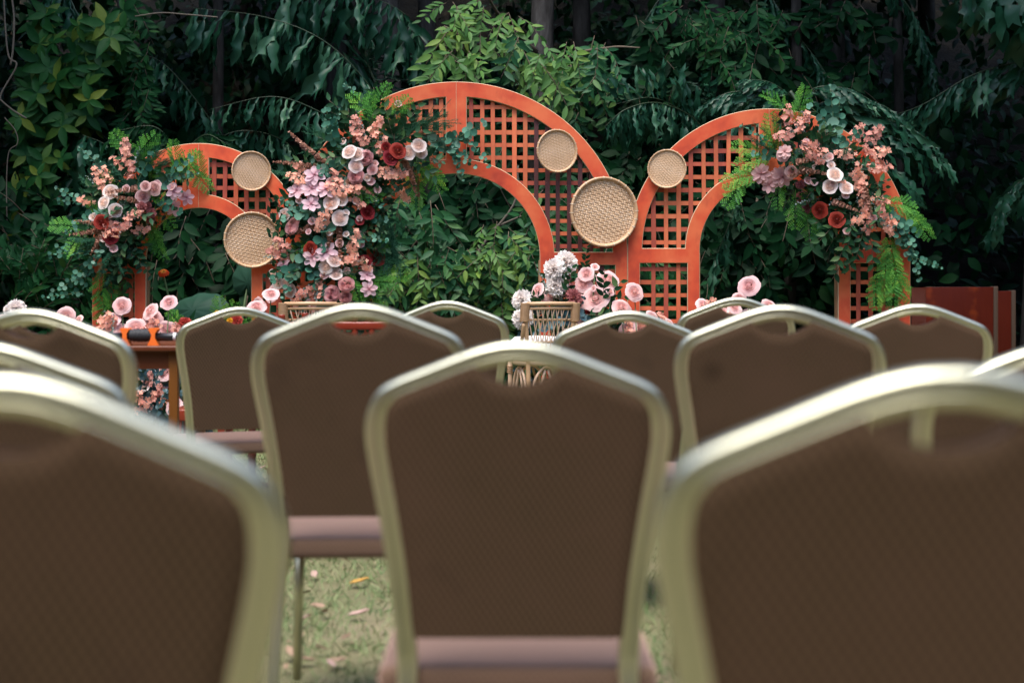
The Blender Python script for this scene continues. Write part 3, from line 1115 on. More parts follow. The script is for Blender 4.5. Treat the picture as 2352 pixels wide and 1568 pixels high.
# red lacquered armchair with turned posts rising above the rail
rc = empty('rosewood_armchair', (-0.84, 6.45, 0), 'dark red turned-wood armchair, its post knobs rising in front of the rattan chair', 'armchair')
for sx in (-0.295, 0.295):
    for (sy, top) in ((-0.24, 0.66), (0.25, 0.72)):
        b = MB()
        prof = [(0.012, 0.0), (0.014, 0.10)]
        for i in range(12):
            z = 0.12 + i * (top - 0.16) / 11
            prof += [(0.0165, z), (0.0200, z + 0.012), (0.0165, z + 0.024)]
        prof.append((0.016, top))
        b.lathe(prof, 12, (sx, sy, 0)); b.build('leg', M['rosewood_dark'], rc)
    b = MB(); b.box((sx - 0.02, -0.25, 0.655), (sx + 0.02, 0.24, 0.683), bev=0.006); b.build('arm', M['rosewood'], rc)
b = MB(); b.box((-0.31, -0.255, 0.42), (0.31, 0.262, 0.452), bev=0.006); b.build('seat', M['rosewood'], rc)
b = MB(); b.box((-0.335, 0.235, 0.800), (0.335, 0.265, 0.838), bev=0.008); b.build('top_rail', M['rosewood'], rc)
b = MB(); b.box((-0.29, 0.238, 0.500), (0.29, 0.262, 0.528), bev=0.006); b.build('lower_rail', M['rosewood'], rc)
for i, sx in enumerate((-0.30, -0.245, -0.135, -0.06, 0.02, 0.10, 0.18, 0.255, 0.305)):
    b = MB()
    zt = 0.872 + 0.008 * ((i * 7) % 3 - 1)
    b.lathe([(0.010, 0.528), (0.0115, 0.60), (0.016, 0.62), (0.0115, 0.64), (0.0115, 0.77), (0.016, 0.79), (0.0125, 0.81), (0.0125, 0.845), (0.0165, 0.850), (0.0165, zt - 0.004), (0.0150, zt)], 12, (sx, 0.250, 0))
    b.build('post', M['rosewood'], rc)
for sy in (-0.24, 0.25):
    b = MB(); b.tube([(-0.29, sy, 0.14), (0.29, sy, 0.14)], 0.011, 8); b.build('stretcher', M['rosewood_dark'], rc)

# low red stool
ls = empty('low_red_stool', (W(470, 660, 8.0).x, 8.0, 0), 'low red lacquered stool behind the leg of the wooden table', 'stool')
b = MB(); b.box((-0.16, -0.14, 0.262), (0.16, 0.14, 0.325), bev=0.006); b.build('seat', M['rosewood'], ls)
for sx in (-0.14, 0.10):
    for sy in (-0.13, 0.09):
        b = MB(); b.box((sx, sy, 0), (sx + 0.036, sy + 0.036, 0.261)); b.build('leg', M['rosewood'], ls, smooth=False)
for sy in (-0.125, 0.098):
    b = MB(); b.box((-0.103, sy, 0.10), (0.099, sy + 0.02, 0.118)); b.build('stretcher', M['rosewood'], ls, smooth=False)


# rattan chairs
def rattan_chair(loc, yaw, label):
    c = empty('rattan_chair', loc, label, 'chair', 'rattan chairs')
    c.rotation_euler = (0, 0, R(yaw))
    hwid, seat_z, top = 0.165, 0.56, 0.905
    # back: posts, rails and crossing canes; local -y faces the camera
    for s in (-1, 1):
        b = MB()
        b.tube(catmull([(s * 0.115, 0.02, 0.0), (s * 0.12, 0.01, 0.35), (s * 0.128, 0.0, seat_z), (s * 0.150, -0.03, 0.75), (s * hwid, -0.05, top)], 5), 0.014, 10)
        b.build('back_post', M['cane'], c)
        b = MB()
        b.tube(catmull([(s * (hwid + 0.006), -0.045, top - 0.12), (s * (hwid + 0.002), -0.01, top - 0.2), (s * (hwid - 0.005), 0.05, top - 0.28), (s * 0.15, 0.13, seat_z + 0.02), (s * 0.14, 0.20, seat_z - 0.02)], 5), 0.012, 10)
        b.build('arm_cane', M['cane'], c)
        # wrapped binding: turns of thin cane round both canes
        b = MB()
        for i in range(17):
            z = top - 0.002 - i * 0.0066
            q = i / 16
            cxm, cym = s * (hwid - 0.002), -0.048 + 0.012 * q
            pts = [(cxm + 0.0265 * math.cos(a), cym + 0.022 * math.sin(a), z) for a in np.linspace(0, 2 * math.pi, 13)]
            b.tube(pts, 0.0038, 5, cap=False)
        b.build('binding_wrap', M['wrap'], c)
        b = MB()
        b.tube(catmull([(s * 0.135, 0.29, 0.0), (s * 0.138, 0.285, 0.3), (s * 0.14, 0.28, seat_z - 0.02)], 4), 0.0145, 10)
        b.build('front_leg', M['cane_light'], c)
        b = MB()
        b.tube([(s * 0.14 + 0.0175 * math.cos(a), 0.282 + 0.0175 * math.sin(a), seat_z - 0.04 - 0.05 * a / 25) for a in np.linspace(0, 25, 60)], 0.0035, 5)
        b.build('leg_wrap', M['wrap'], c)
    for (z, y) in ((top - 0.004, -0.052), (top - 0.032, -0.047)):
        b = MB(); b.tube([(-hwid + 0.01, y, z), (0, y - 0.012, z + 0.002), (hwid - 0.01, y, z)], 0.0125 if z > top - 0.01 else 0.009, 10)
        b.build('top_rail', M['cane'], c)
    def bx(u, z):
        q = (z - seat_z) / (top - seat_z)
        h_ = 0.122 + (hwid - 0.022 - 0.122) * q
        return u * h_
    def by(z):
        q = (z - seat_z) / (top - seat_z)
        return -0.05 * q ** 1.3
    nC = 9
    for i in range(nC):
        for sg in (-1, 1):
            u0 = -1 + 2 * (i + 0.5) / nC
            u1 = u0 + sg * 0.42
            za, zb = seat_z + 0.01, top - 0.035
            pts = []
            for q in np.linspace(0, 1, 7):
                u = u0 + (u1 - u0) * q
                if abs(u) > 1.02: continue
                z = za + (zb - za) * q
                pts.append((bx(u, z), by(z) + sg * 0.0045 - 0.003, z))
            if len(pts) > 1:
                b = MB(); b.tube(pts, 0.0036, 6); b.build('cane_strand', M['cane_light'], c)
    for z in (top - 0.10, top - 0.235):
        b = MB()
        for i in range(9):
            x = bx(-0.92 + i * 0.23, z)
            b.tube([(x - 0.011, by(z) - 0.003, z), (x + 0.011, by(z) - 0.003, z)], 0.0075, 6)
        tag(b.build('strand_ties', M['wrap'], c), kind='stuff')
    # seat ring, cushion, bentwood arches
    ring = [(0.150 * math.cos(a), 0.145 + 0.155 * math.sin(a), seat_z - 0.02) for a in np.linspace(0, 2 * math.pi, 33)]
    b = MB(); b.tube(ring, 0.013, 8, cap=False); b.build('seat_ring', M['cane_light'], c)
    b = MB()
    b.lathe([(0.10, seat_z - 0.012), (0.160, seat_z), (0.172, seat_z + 0.05), (0.168, seat_z + 0.11), (0.14, seat_z + 0.135), (0.05, seat_z + 0.142)], 28, (0, 0.175, 0))
    b.build('cushion', M['cushion'], c)
    for (p0, p1) in (((-0.135, 0.285), (0.135, 0.285)), ((-0.118, 0.02), (0.118, 0.02)), ((-0.135, 0.27), (-0.118, 0.03)), ((0.135, 0.27), (0.118, 0.03))):
        m0 = ((p0[0] + p1[0]) / 2, (p0[1] + p1[1]) / 2)
        b = MB()
        f = lambda q, z: (p0[0] + (p1[0] - p0[0]) * q, p0[1] + (p1[1] - p0[1]) * q, z)
        b.tube(catmull([f(0.08, 0.05), f(0.09, 0.30), f(0.2, 0.45), f(0.5, seat_z - 0.045), f(0.8, 0.45), f(0.91, 0.30), f(0.92, 0.05)], 5), 0.0085, 8)
        b.build('bent_cane', M['cane_light'], c)
        b = MB()
        b.tube(catmull([f(0.46, seat_z - 0.06), f(0.3, 0.36), f(0.14, 0.16)], 4), 0.008, 8)
        b.tube(catmull([f(0.54, seat_z - 0.06), f(0.7, 0.36), f(0.86, 0.16)], 4), 0.008, 8)
        b.build('cross_cane', M['cane_light'], c)
    return c


p = W(1258, 660, 8.6)
rattan_chair((p.x, p.y, 0), 20, 'rattan chair with white cushion below the white and blush flowers')
p = W(714, 660, 8.6)
rattan_chair((p.x, p.y, 0), 6, 'rattan chair under the tallest flower arrangement, its woven back half hidden')


# red wooden boxes stacked beside the last arch
def plinth(px0, px1, py_top, d, yaw, depth, label):
    x0, x1 = (px0 - CX) / F * d, (px1 - CX) / F * d
    h_ = CH - (py_top - HY) / F * d
    w_ = x1 - x0
    c = empty('red_wooden_box', (x0, d, 0), label, 'box', 'red wooden boxes')
    c.rotation_euler = (0, 0, R(yaw))
    nb = 1
    for i in range(nb):
        b = MB(); b.box((w_ * i / nb + 0.0003, 0, 0), (w_ * (i + 1) / nb - 0.0003, 0.018, h_), bev=0.0008)
        b.build('front_panel', M['plinth'], c)
    b = MB(); b.box((w_ + 0.0005, -0.004, 0), (w_ + 0.024, 0.045, h_ + 0.003), bev=0.002); b.build('corner_post', M['plinth_edge'], c)
    b = MB(); b.box((w_ + 0.003, 0.0455, 0), (w_ + 0.018, depth, h_ - 0.006)); b.build('side_panel', M['plinth'], c, smooth=False)
    b = MB(); b.box((0.001, 0.019, 0), (0.018, depth, h_ - 0.004)); b.build('side_panel', M['plinth'], c, smooth=False)
    b = MB(); b.box((0.0185, depth - 0.018, 0), (w_, depth, h_ - 0.003)); b.build('rear_panel', M['plinth'], c, smooth=False)
    b = MB(); b.box((0.019, 0.0185, h_ - 0.022), (w_ - 0.001, depth - 0.019, h_ - 0.008)); b.build('top_panel', M['plinth'], c, smooth=False)


plinth(2127, 2286, 659, 7.4, 4, 0.22, 'wide dark red wooden box standing beside the last arch')
plinth(2172, 2326, 668, 7.78, 3, 0.20, 'narrow-looking red wooden box half hidden behind the wide one')

# ================================================================== flowers and greenery: shared meshes
def petal_patch(mb, ang, half, R0, prof, nu=4, nv=4, curl=0.0, ruffle=0.0, tin=(0.0, 1.0), notch=0.0):
    """a petal on a bowl: prof(v) -> (radius, height)"""
    V, T = [], []
    ph = random.uniform(0, 6.28)
    for j in range(nv + 1):
        v = j / nv
        wv = (0.35 + 0.65 * math.sin(min(1, v * 1.25) * math.pi / 2)) * (1.0 if v < 0.75 else 1 - 0.35 * ((v - 0.75) / 0.25) ** 2)
        for i in range(nu + 1):
            u = -1 + 2 * i / nu
            r, z = prof(min(1, v * (1 - notch * u * u * v)))
            a = ang + u * half * wv
            r2 = r * (1 + 0.05 * u) + curl * v * v * (abs(u) ** 2)
            z2 = z - 0.06 * R0 * u * u * v + ruffle * math.sin(u * 5 + ph) * v * v
            V.append((r2 * math.cos(a), r2 * math.sin(a), z2))
            T.append(tin[0] + (tin[1] - tin[0]) * v)
    Fc = []
    for j in range(nv):
        for i in range(nu):
            a = j * (nu + 1) + i
            Fc.append((a, a + 1, a + nu + 2, a + nu + 1))
    mb.add(V, Fc, T)


def rose_mesh(name, mat, open_=0.6, layers=8, center=3, seed=1, ruffle=0.02):
    """a full dome of overlapping petals: the inner ones close over the heart, the outer ones lie back"""
    random.seed(seed)
    b = MB()
    for L in range(layers):
        q = L / (layers - 1)
        n = center if L == 0 else (4 if q < 0.4 else 5)
        Rk = 0.10 + 0.90 * q ** 0.85
        top = 0.52 - (0.30 + 0.28 * open_) * q ** 1.4
        for i in range(n):
            a = 2 * math.pi * (i + 0.5 * L) / n + L * 0.4 + random.uniform(-.2, .2)
            jr = random.uniform(0.95, 1.05)

            def prof(v, Rk=Rk * jr, top=top + random.uniform(-.03, .03), q=q):
                low = -0.30 + 0.28 * (1 - q)            # inner petals spring from higher up
                r = Rk * (0.55 + 0.45 * math.sin(min(1, v * 1.15) * math.pi / 2))
                r *= 1 - (0.30 * (1 - q) ** 1.2) * max(0, (v - 0.6) / 0.4) ** 2     # closing tips
                z = low + (top - low) * v ** 1.1
                if v > 0.78:
                    z -= 0.22 * open_ * q * ((v - 0.78) / 0.22) ** 1.5
                    r += 0.16 * open_ * q * ((v - 0.78) / 0.22) ** 1.5
                return r, z
            petal_patch(b, a, math.pi / n * 1.45, Rk, prof, 4, 5, 0.0, ruffle * q, (0.35 * q, 0.15 + 0.85 * q))
    # heart plug keeps the flower from looking hollow
    b.lathe([(0.26, -0.15), (0.24, 0.20), (0.12, 0.36), (0.02, 0.40)], 10, (0, 0, 0), 'Z', 0.0)
    b.v = [(x, y, z * 0.48) for x, y, z in b.v]
    return b.mesh(name, mat)


def garden_rose(name, mat, seed):
    """many folded petals in quarters inside a round cup"""
    random.seed(seed)
    b = MB()
    for g in range(4):
        a0 = g * math.pi / 2 + random.uniform(-.2, .2)
        for i in range(6):
            off = 0.10 + 0.075 * i
            c, s = math.cos(a0), math.sin(a0)
            V, T = [], []
            for j in range(3):
                for kx in range(5):
                    u = -1 + kx / 2
                    x = off * 1.05 + 0.16 * (1 - u * u) - 0.05 + random.uniform(-.01, .01)
                    y = u * (0.12 + 0.05 * i)
                    z = -0.1 + 0.26 * j - 0.02 * i + random.uniform(-.015, .015)
                    V.append((c * x - s * y, s * x + c * y, z))
                    T.append(0.05 + 0.08 * i + 0.16 * j)
            b.add(V, [(j * 5 + q, j * 5 + q + 1, j * 5 + q + 6, j * 5 + q + 5) for j in range(2) for q in range(4)], T)
    for L, (Rk, n, top) in enumerate([(0.72, 6, 0.42), (0.86, 6, 0.32), (1.0, 6, 0.16)]):
        for i in range(n):
            a = 2 * math.pi * (i + 0.5 * L) / n + random.uniform(-.15, .15)

            def prof(v, Rk=Rk, top=top + random.uniform(-.04, .04)):
                return Rk * (0.2 + 0.8 * math.sin(v * math.pi / 2) ** 0.8), -0.35 + (top + 0.35) * v ** 1.3
            petal_patch(b, a, math.pi / n * 1.5, Rk, prof, 4, 4, 0.0, 0.02, (0.5, 0.9 + 0.03 * L))
    return b.mesh(name, mat)


def fluffy_mesh(name, mat, seed, n=70):
    """ball of ruffled petals (carnation, peony)"""
    random.seed(seed)
    b = MB()
    for i in range(n):
        q = (i + 0.5) / n
        pol = math.acos(1 - q * 1.25)
        az = i * 2.39996
        d = Vector((math.sin(pol) * math.cos(az), math.sin(pol) * math.sin(az), math.cos(pol)))
        side = d.cross(Vector((0, 0, 1)) if abs(d.z) < 0.95 else Vector((1, 0, 0))).normalized()
        side = (Matrix.Rotation(random.uniform(-1.2, 1.2), 3, d) @ side)
        nrm = d.cross(side)
        L = random.uniform(0.82, 1.05) * (0.75 + 0.25 * math.sin(pol))
        w = random.uniform(0.20, 0.30)
        V, T = [], []
        for j, v in enumerate((0.25, 0.7, 1.0)):
            for kx in range(4):
                u = -1 + 2 * kx / 3
                jag = (0.10 if kx % 2 else -0.06) * (j == 2)
                p = d * L * (v + jag) + side * u * w * (0.3 + 0.8 * v) + nrm * (0.10 * math.sin(u * 4 + i) * v - 0.10 * v * v)
                V.append((p.x, p.y, p.z * 0.75))
                T.append(0.2 + 0.8 * v * (0.4 + 0.6 * q))
        b.add(V, [(j * 4 + c, j * 4 + c + 1, j * 4 + c + 5, j * 4 + c + 4) for j in range(2) for c in range(3)], T)
    return b.mesh(name, mat)


def star_mesh(name, mat, seed, n=6):
    random.seed(seed)
    b = MB()
    for ring, (L, z0, off) in enumerate([(1.0, 0.0, 0), (0.72, 0.10, 0.5)]):
        for i in range(n if ring == 0 else 4):
            a = 2 * math.pi * (i + off) / (n if ring == 0 else 4) + random.uniform(-.14, .14)
            c, s = math.cos(a), math.sin(a)
            lift = random.uniform(0.12, 0.5)
            V, T = [], []
            for v, w in ((0.05, 0.06), (0.35, 0.24), (0.65, 0.30), (0.88, 0.18), (1.0, 0.02)):
                for u in (-1, 0, 1):
                    x = L * v
                    y = u * w * L
                    z = z0 + lift * v - 0.25 * v * v + 0.07 * u * u
                    V.append((c * x - s * y, s * x + c * y, z))
                    T.append(0.1 + 0.9 * v)
            b.add(V, [(j * 3 + q, j * 3 + q + 1, j * 3 + q + 4, j * 3 + q + 3) for j in range(4) for q in range(2)], T)
    for i in range(7):
        a = i * 0.9
        b.tube([(0, 0, 0.02), (0.10 * math.cos(a), 0.10 * math.sin(a), 0.26)], [0.02, 0.03], 4, 0.0)
    return b.mesh(name, mat)


def blossom_spray(name, seed, mats=None):
    """upright branchlet of little five-petalled florets with grey-green filler"""
    random.seed(seed)
    b = MB()
    L = 1.0
    stem = [(0, 0, 0), (0.4, random.uniform(-.05, .05), 0.02), (1.0, random.uniform(-.12, .12), -0.02)]
    b.tube(catmull(stem, 4), 0.010, 5, 0.3, 1)
    for i in range(17):
        x = 0.15 + 0.85 * i / 16 + random.uniform(-.06, .06)
        rr = random.uniform(0.04, 0.27) * math.sin(math.pi * (0.18 + 0.70 * min(1, x)))
        a = random.uniform(0, 6.28)
        o = Vector((x + random.uniform(-.05, .05), rr * math.cos(a), abs(rr * math.sin(a)) * 0.8))
        nrm = (Vector((0.3, o.y * 1.6, 0.55)) + Vector((random.uniform(-.4, .4), random.uniform(-.4, .4), random.uniform(-.2, .3)))).normalized()
        X = nrm.orthogonal().normalized()
        Y = nrm.cross(X)
        sz = random.uniform(0.115, 0.165)
        np_ = random.choice((4, 5))
        for p_ in range(np_):
            a2 = 2 * math.pi * p_ / np_ + random.uniform(-.1, .1)
            e = X * math.cos(a2) + Y * math.sin(a2)
            f = nrm.cross(e)
            V = [o, o + e * sz * .55 + f * sz * .38 + nrm * sz * .18, o + e * sz + nrm * sz * .08, o + e * sz * .55 - f * sz * .38 + nrm * sz * .18]
            b.add(V, [(0, 3, 2, 1)], [0.0, 0.7, 1.0, 0.7])
        b.tube([o - nrm * 0.03 - Vector((0.06, o.y * .5, o.z * .4)), o], 0.005, 4, 0.3, 1)
    for i in range(16):
        x = random.uniform(0.0, 0.95)
        a = random.uniform(0, 6.28)
        rr = random.uniform(0.1, 0.30)
        o = Vector((x, rr * math.cos(a), rr * 0.6 * math.sin(a)))
        for q in range(3):
            d = Vector((random.uniform(0, 1), random.uniform(-1, 1), random.uniform(-.2, .8))).normalized()
            f = d.orthogonal().normalized() * 0.02
            V = [o, o + d * 0.05 + f, o + d * 0.09, o + d * 0.05 - f]
            b.add(V, [(0, 1, 2, 3)], random.random(), 2)
    return b.mesh(name, mats or [M['p_orange'], M['stem'], M['grey_lf']])


def round_leaf(b, o, d, nrm, sz, tint, mi=0, asp=0.85, tip=0.0):
    """disc-like leaf with a shallow cup"""
    d = d.normalized()
    s = nrm.cross(d)
    if s.length < 1e-3: s = d.orthogonal()
    s.normalize()
    n2 = d.cross(s)
    V = [o]
    ring = [(0.0, 0.05), (0.18, 0.36), (0.5, 0.5), (0.82, 0.36), (1.0 + tip, 0.0), (0.82, -0.36), (0.5, -0.5), (0.18, -0.36)]
    c = o + d * sz * 0.5 - n2 * sz * 0.06
    V = [c] + [o + d * sz * a + s * sz * w * asp + n2 * sz * 0.05 * (1 if i % 2 else 0.6) for i, (a, w) in enumerate(ring)]
    b.add(V, [(0, 1 + i, 1 + (i + 1) % 8) for i in range(8)], tint, mi)


def eucalyptus(name, seed, mats, pairs=8, leaf=0.17, bend=0.35):
    random.seed(seed)
    b = MB()
    bz = random.uniform(-bend, bend)
    pts = catmull([(0, 0, 0), (0.35, bz * 0.2, 0.05), (0.7, bz * 0.6, 0.04), (1.0, bz, -0.06)], 6)
    b.tube(pts, [0.010 * (1 - 0.6 * i / (len(pts) - 1)) for i in range(len(pts))], 5, 0.6, 1)
    for i in range(pairs):
        q = 0.08 + 0.92 * i / (pairs - 1)
        p = pts[min(len(pts) - 1, int(q * (len(pts) - 1)))]
        t = (pts[min(len(pts) - 1, int(q * (len(pts) - 1)) + 1)] - pts[max(0, int(q * (len(pts) - 1)) - 1)]).normalized()
        sz = leaf * (1.1 - 0.55 * q) * random.uniform(0.85, 1.15)
        roll = i * 1.2 + random.uniform(-.4, .4)
        for s in (-1, 1):
            side = Vector((0, math.cos(roll) * s, 0.55 * math.sin(roll) * s))
            d = (side + t * 0.45 + Vector((0, 0, random.uniform(-.1, .35)))).normalized()
            nrm = (Vector((random.uniform(-.4, .4), random.uniform(-.4, .4), 1))).normalized()
            round_leaf(b, p, d, nrm, sz, random.random(), 0, random.uniform(0.85, 1.0))
    round_leaf(b, pts[-1], (pts[-1] - pts[-3]), Vector((0, 0, 1)), leaf * 0.45, 0.9)
    return b.mesh(name, mats)


def spike(name, seed, mats):
    """dense spike of small coin leaves, dusty brown"""
    random.seed(seed)
    b = MB()
    by = random.uniform(-.2, .2)
    pts = catmull([(0, 0, 0), (0.5, by * 0.4, 0.03), (1.0, by, -0.05)], 10)
    b.tube(pts, 0.008, 5, 0.2)
    for i in range(17):
        q = i / 16
        p = pts[int(q * (len(pts) - 1))]
        sz = 0.13 * (1.15 - 0.75 * q)
        for j in range(4):
            a = j * math.pi / 2 + i * 0.8
            d = Vector((0.55, math.cos(a), math.sin(a)))
            round_leaf(b, p, d, Vector((0.9, random.uniform(-.3, .3), 0.8)), sz * random.uniform(.8, 1.2), random.random(), 0, 1.0)
    return b.mesh(name, mats)


def fern_mesh(name, seed, mats, n=11):
    """feathery frond: side branches carry combs of small leaflets"""
    random.seed(seed)
    b = MB()
    by = random.uniform(-.25, .25)
    pts = catmull([(0, 0, 0), (0.5, by * 0.35, 0.08), (1.0, by, -0.14)], 10)
    b.tube(pts, [0.008 * (1 - 0.7 * i / 20) for i in range(len(pts))], 4, 0.3)
    for i in range(n):
        q = 0.06 + 0.94 * i / n
        k_ = q * (len(pts) - 1)
        p = pts[int(k_)].lerp(pts[min(len(pts) - 1, int(k_) + 1)], k_ % 1)
        for s in (-1, 1):
            ln = (0.30 * math.sin(math.pi * min(1, (q * 0.78 + 0.18))) ** 0.9 + 0.02) * random.uniform(.8, 1.1)
            d = Vector((0.75 + random.uniform(-.1, .15), s, random.uniform(-.35, .35))).normalized()
            e = p + d * ln
            e.z -= 0.25 * ln
            perp = Vector((-d.y, d.x, 0))
            b.add([p + Vector((0, 0, .002)), p.lerp(e, .5) + perp * .005, e, p.lerp(e, .5) - perp * .005], [(0, 1, 2, 3)], 0.5)
            m = max(3, int(ln / 0.042))
            tn = random.random()
            for j in range(1, m + 1):
                o = p.lerp(e, j / (m + 0.1))
                l2 = 0.058 * (1.15 - 0.5 * j / m)
                for s2 in (-1, 1):
                    dd = (d * 0.9 + perp * s2 + Vector((0, 0, random.uniform(-.4, .4)))).normalized()
                    ww = Vector((-dd.y, dd.x, 0.2)).normalized() * 0.019
                    b.add([o, o + dd * l2 * .5 + ww, o + dd * l2, o + dd * l2 * .5 - ww], [(0, 1, 2, 3)], min(1, max(0, tn + random.uniform(-.2, .2))))
    return b.mesh(name, mats, False)


def feather_mesh(name, seed, mats):
    """cloud of thread-like asparagus fern"""
    random.seed(seed)
    b = MB()
    for i in range(9):
        a0 = random.uniform(-0.55, 0.55)
        ln = random.uniform(0.6, 1.05)
        pts = catmull([(0, 0, 0), (ln * .5 * math.cos(a0), ln * .5 * math.sin(a0), random.uniform(-.06, .12)), (ln * math.cos(a0 * 1.3), ln * math.sin(a0 * 1.3), random.uniform(-.15, .15))], 6)
        b.tube(pts, 0.004, 3, 0.3)
        for j in range(2, len(pts)):
            for q in range(11):
                o = pts[j] + (pts[j - 1] - pts[j]) * random.random()
                d = Vector((random.uniform(-.1, 1), random.uniform(-1, 1), random.uniform(-.7, .9))).normalized()
                l2 = random.uniform(0.05, 0.12)
                w = d.orthogonal().normalized() * 0.0042
                b.add([o - w, o + w, o + d * l2], [(0, 1, 2)], random.random())
    return b.mesh(name, mats, False)


def leaf_sprig(name, seed, mats, n=9, size=0.30, tip=0.25, asp=0.62):
    random.seed(seed)
    b = MB()
    by = random.uniform(-.2, .2)
    pts = catmull([(0, 0, 0), (0.5, by * .4, .05), (1.0, by, -.05)], 6)
    b.tube(pts, 0.009, 5, 0.2, 1)
    for i in range(n):
        q = 0.1 + 0.9 * i / (n - 1)
        p = pts[int(q * (len(pts) - 1))]
        s = 1 if i % 2 else -1
        d = Vector((0.6, s * random.uniform(.5, 1), random.uniform(-.2, .5)))
        round_leaf(b, p, d, Vector((random.uniform(-.5, .5), random.uniform(-.5, .5), 1)), size * random.uniform(.75, 1.1) * (1.1 - .35 * q), random.random(), 0, asp, tip)
    return b.mesh(name, mats)


FM = {
    'cream': [rose_mesh('cream_rose', M['p_cream'], 0.5, 9, 3, s) for s in (1, 2)],
    'pinkrose': [garden_rose('garden_rose', M['p_pink'], s) for s in (3, 4)],
    'blush': [rose_mesh('blush_rose', M['p_blush'], 1.0, 7, 3, s, 0.07) for s in (5, 6, 7)],
    'mauve': [rose_mesh('mauve_rose', M['p_mauve'], 0.8, 7, 3, s, 0.05) for s in (8, 9)],
    'dusk': [fluffy_mesh('dusky_bloom', M['p_dusk'], 10, 40)],
    'burg': [rose_mesh('burgundy_rose', M['p_burg'], 0.7, 7, 3, s, 0.07) for s in (11, 12)],
    'red': [fluffy_mesh('red_bloom', M['p_red'], 13, 44)],
    'lilac': [star_mesh('lilac_star_flower', M['p_lilac'], s) for s in (14, 15)],
    'mauvestar': [star_mesh('mauve_star_flower', M['p_mauve'], s, 8) for s in (16,)],
    'white': [fluffy_mesh('white_peony', M['p_white'], s, 90) for s in (17, 18)],
    'coral': [blossom_spray('coral_blossom_spray', s) for s in (20, 21, 22, 23)],
    'euc': [eucalyptus('eucalyptus_sprig', s, [M['euc'], M['stem']]) for s in (30, 31, 32)],
    'eucbig': [eucalyptus('eucalyptus_sprig', s, [M['euc'], M['stem']], 6, 0.27) for s in (33, 34)],
    'eucblue': [eucalyptus('blue_eucalyptus_sprig', s, [M['euc_blue'], M['stem']], 9, 0.20) for s in (35, 36)],
    'brown': [spike('dusty_brown_sprig', s, [M['brown']]) for s in (40, 41)],
    'fern': [fern_mesh('fern_frond', s, [M['fern']]) for s in (50, 51, 52)],
    'feather': [feather_mesh('asparagus_fern', s, [M['feather']]) for s in (60, 61)],
    'sprig': [leaf_sprig('leaf_sprig', s, [M['sprig'], M['twig']]) for s in (70, 71, 72)],
    'grey': [leaf_sprig('grey_filler_sprig', s, [M['grey_lf'], M['stem']], 16, 0.11, 0, 0.8) for s in (73, 74)],
    'yellow': [fluffy_mesh('yellow_bloom', M['p_yellow'], 75, 30)],
}
FSIZE = {'cream': 0.049, 'pinkrose': 0.058, 'blush': 0.055, 'mauve': 0.045, 'dusk': 0.050, 'burg': 0.050, 'red': 0.050, 'lilac': 0.075, 'mauvestar': 0.060,
         'white': 0.072, 'yellow': 0.02, 'coral': 0.15, 'euc': 0.30, 'eucbig': 0.28, 'eucblue': 0.22, 'brown': 0.20, 'fern': 0.26, 'feather': 0.26, 'sprig': 0.24, 'grey': 0.18}
BLOOMS = {'cream', 'pinkrose', 'blush', 'mauve', 'dusk', 'burg', 'red', 'lilac', 'mauvestar', 'white', 'yellow'}
FM['bud_blush'] = [rose_mesh('rose_bud', M['p_blush'], 0.5, 5, 3, s, 0.03) for s in (80, 81)]
FM['bud_cream'] = [rose_mesh('rose_bud', M['p_cream'], 0.5, 5, 3, s, 0.03) for s in (82, 83)]
FSIZE.update(bud_blush=0.028, bud_cream=0.028)
BLOOMS |= {'bud_blush', 'bud_cream'}
random.seed(5)


def put(parent, kind, loc, direction=(0, 0, 1), scale=1.0, face=None, jitter=0.35):
    """one bloom or sprig as a part of an arrangement"""
    me = random.choice(FM[kind])
    s = FSIZE[kind] * scale * random.uniform(0.92, 1.08)
    base = Vector(parent.location)
    if kind in BLOOMS:
        f = Vector(face) if face is not None else Vector((0, -1, 0.30))
        f = (f + Vector((random.uniform(-jitter, jitter), 0, random.uniform(-jitter, jitter) * 0.7))).normalized()
        x = Vector((random.uniform(-1, 1), random.uniform(-.3, .3), random.uniform(-1, 1)))
        Mx = frame_matrix(Vector(loc) - base, x - f * x.dot(f), f, s)
    else:
        d = Vector(direction).normalized()
        n_ = Vector((random.uniform(-.4, .4), -1, random.uniform(0.0, .6)))
        Mx = frame_matrix(Vector(loc) - base - d * s * 0.45, d, n_, s)
    return obj(me.name.split('.')[0], me, parent, Mx)


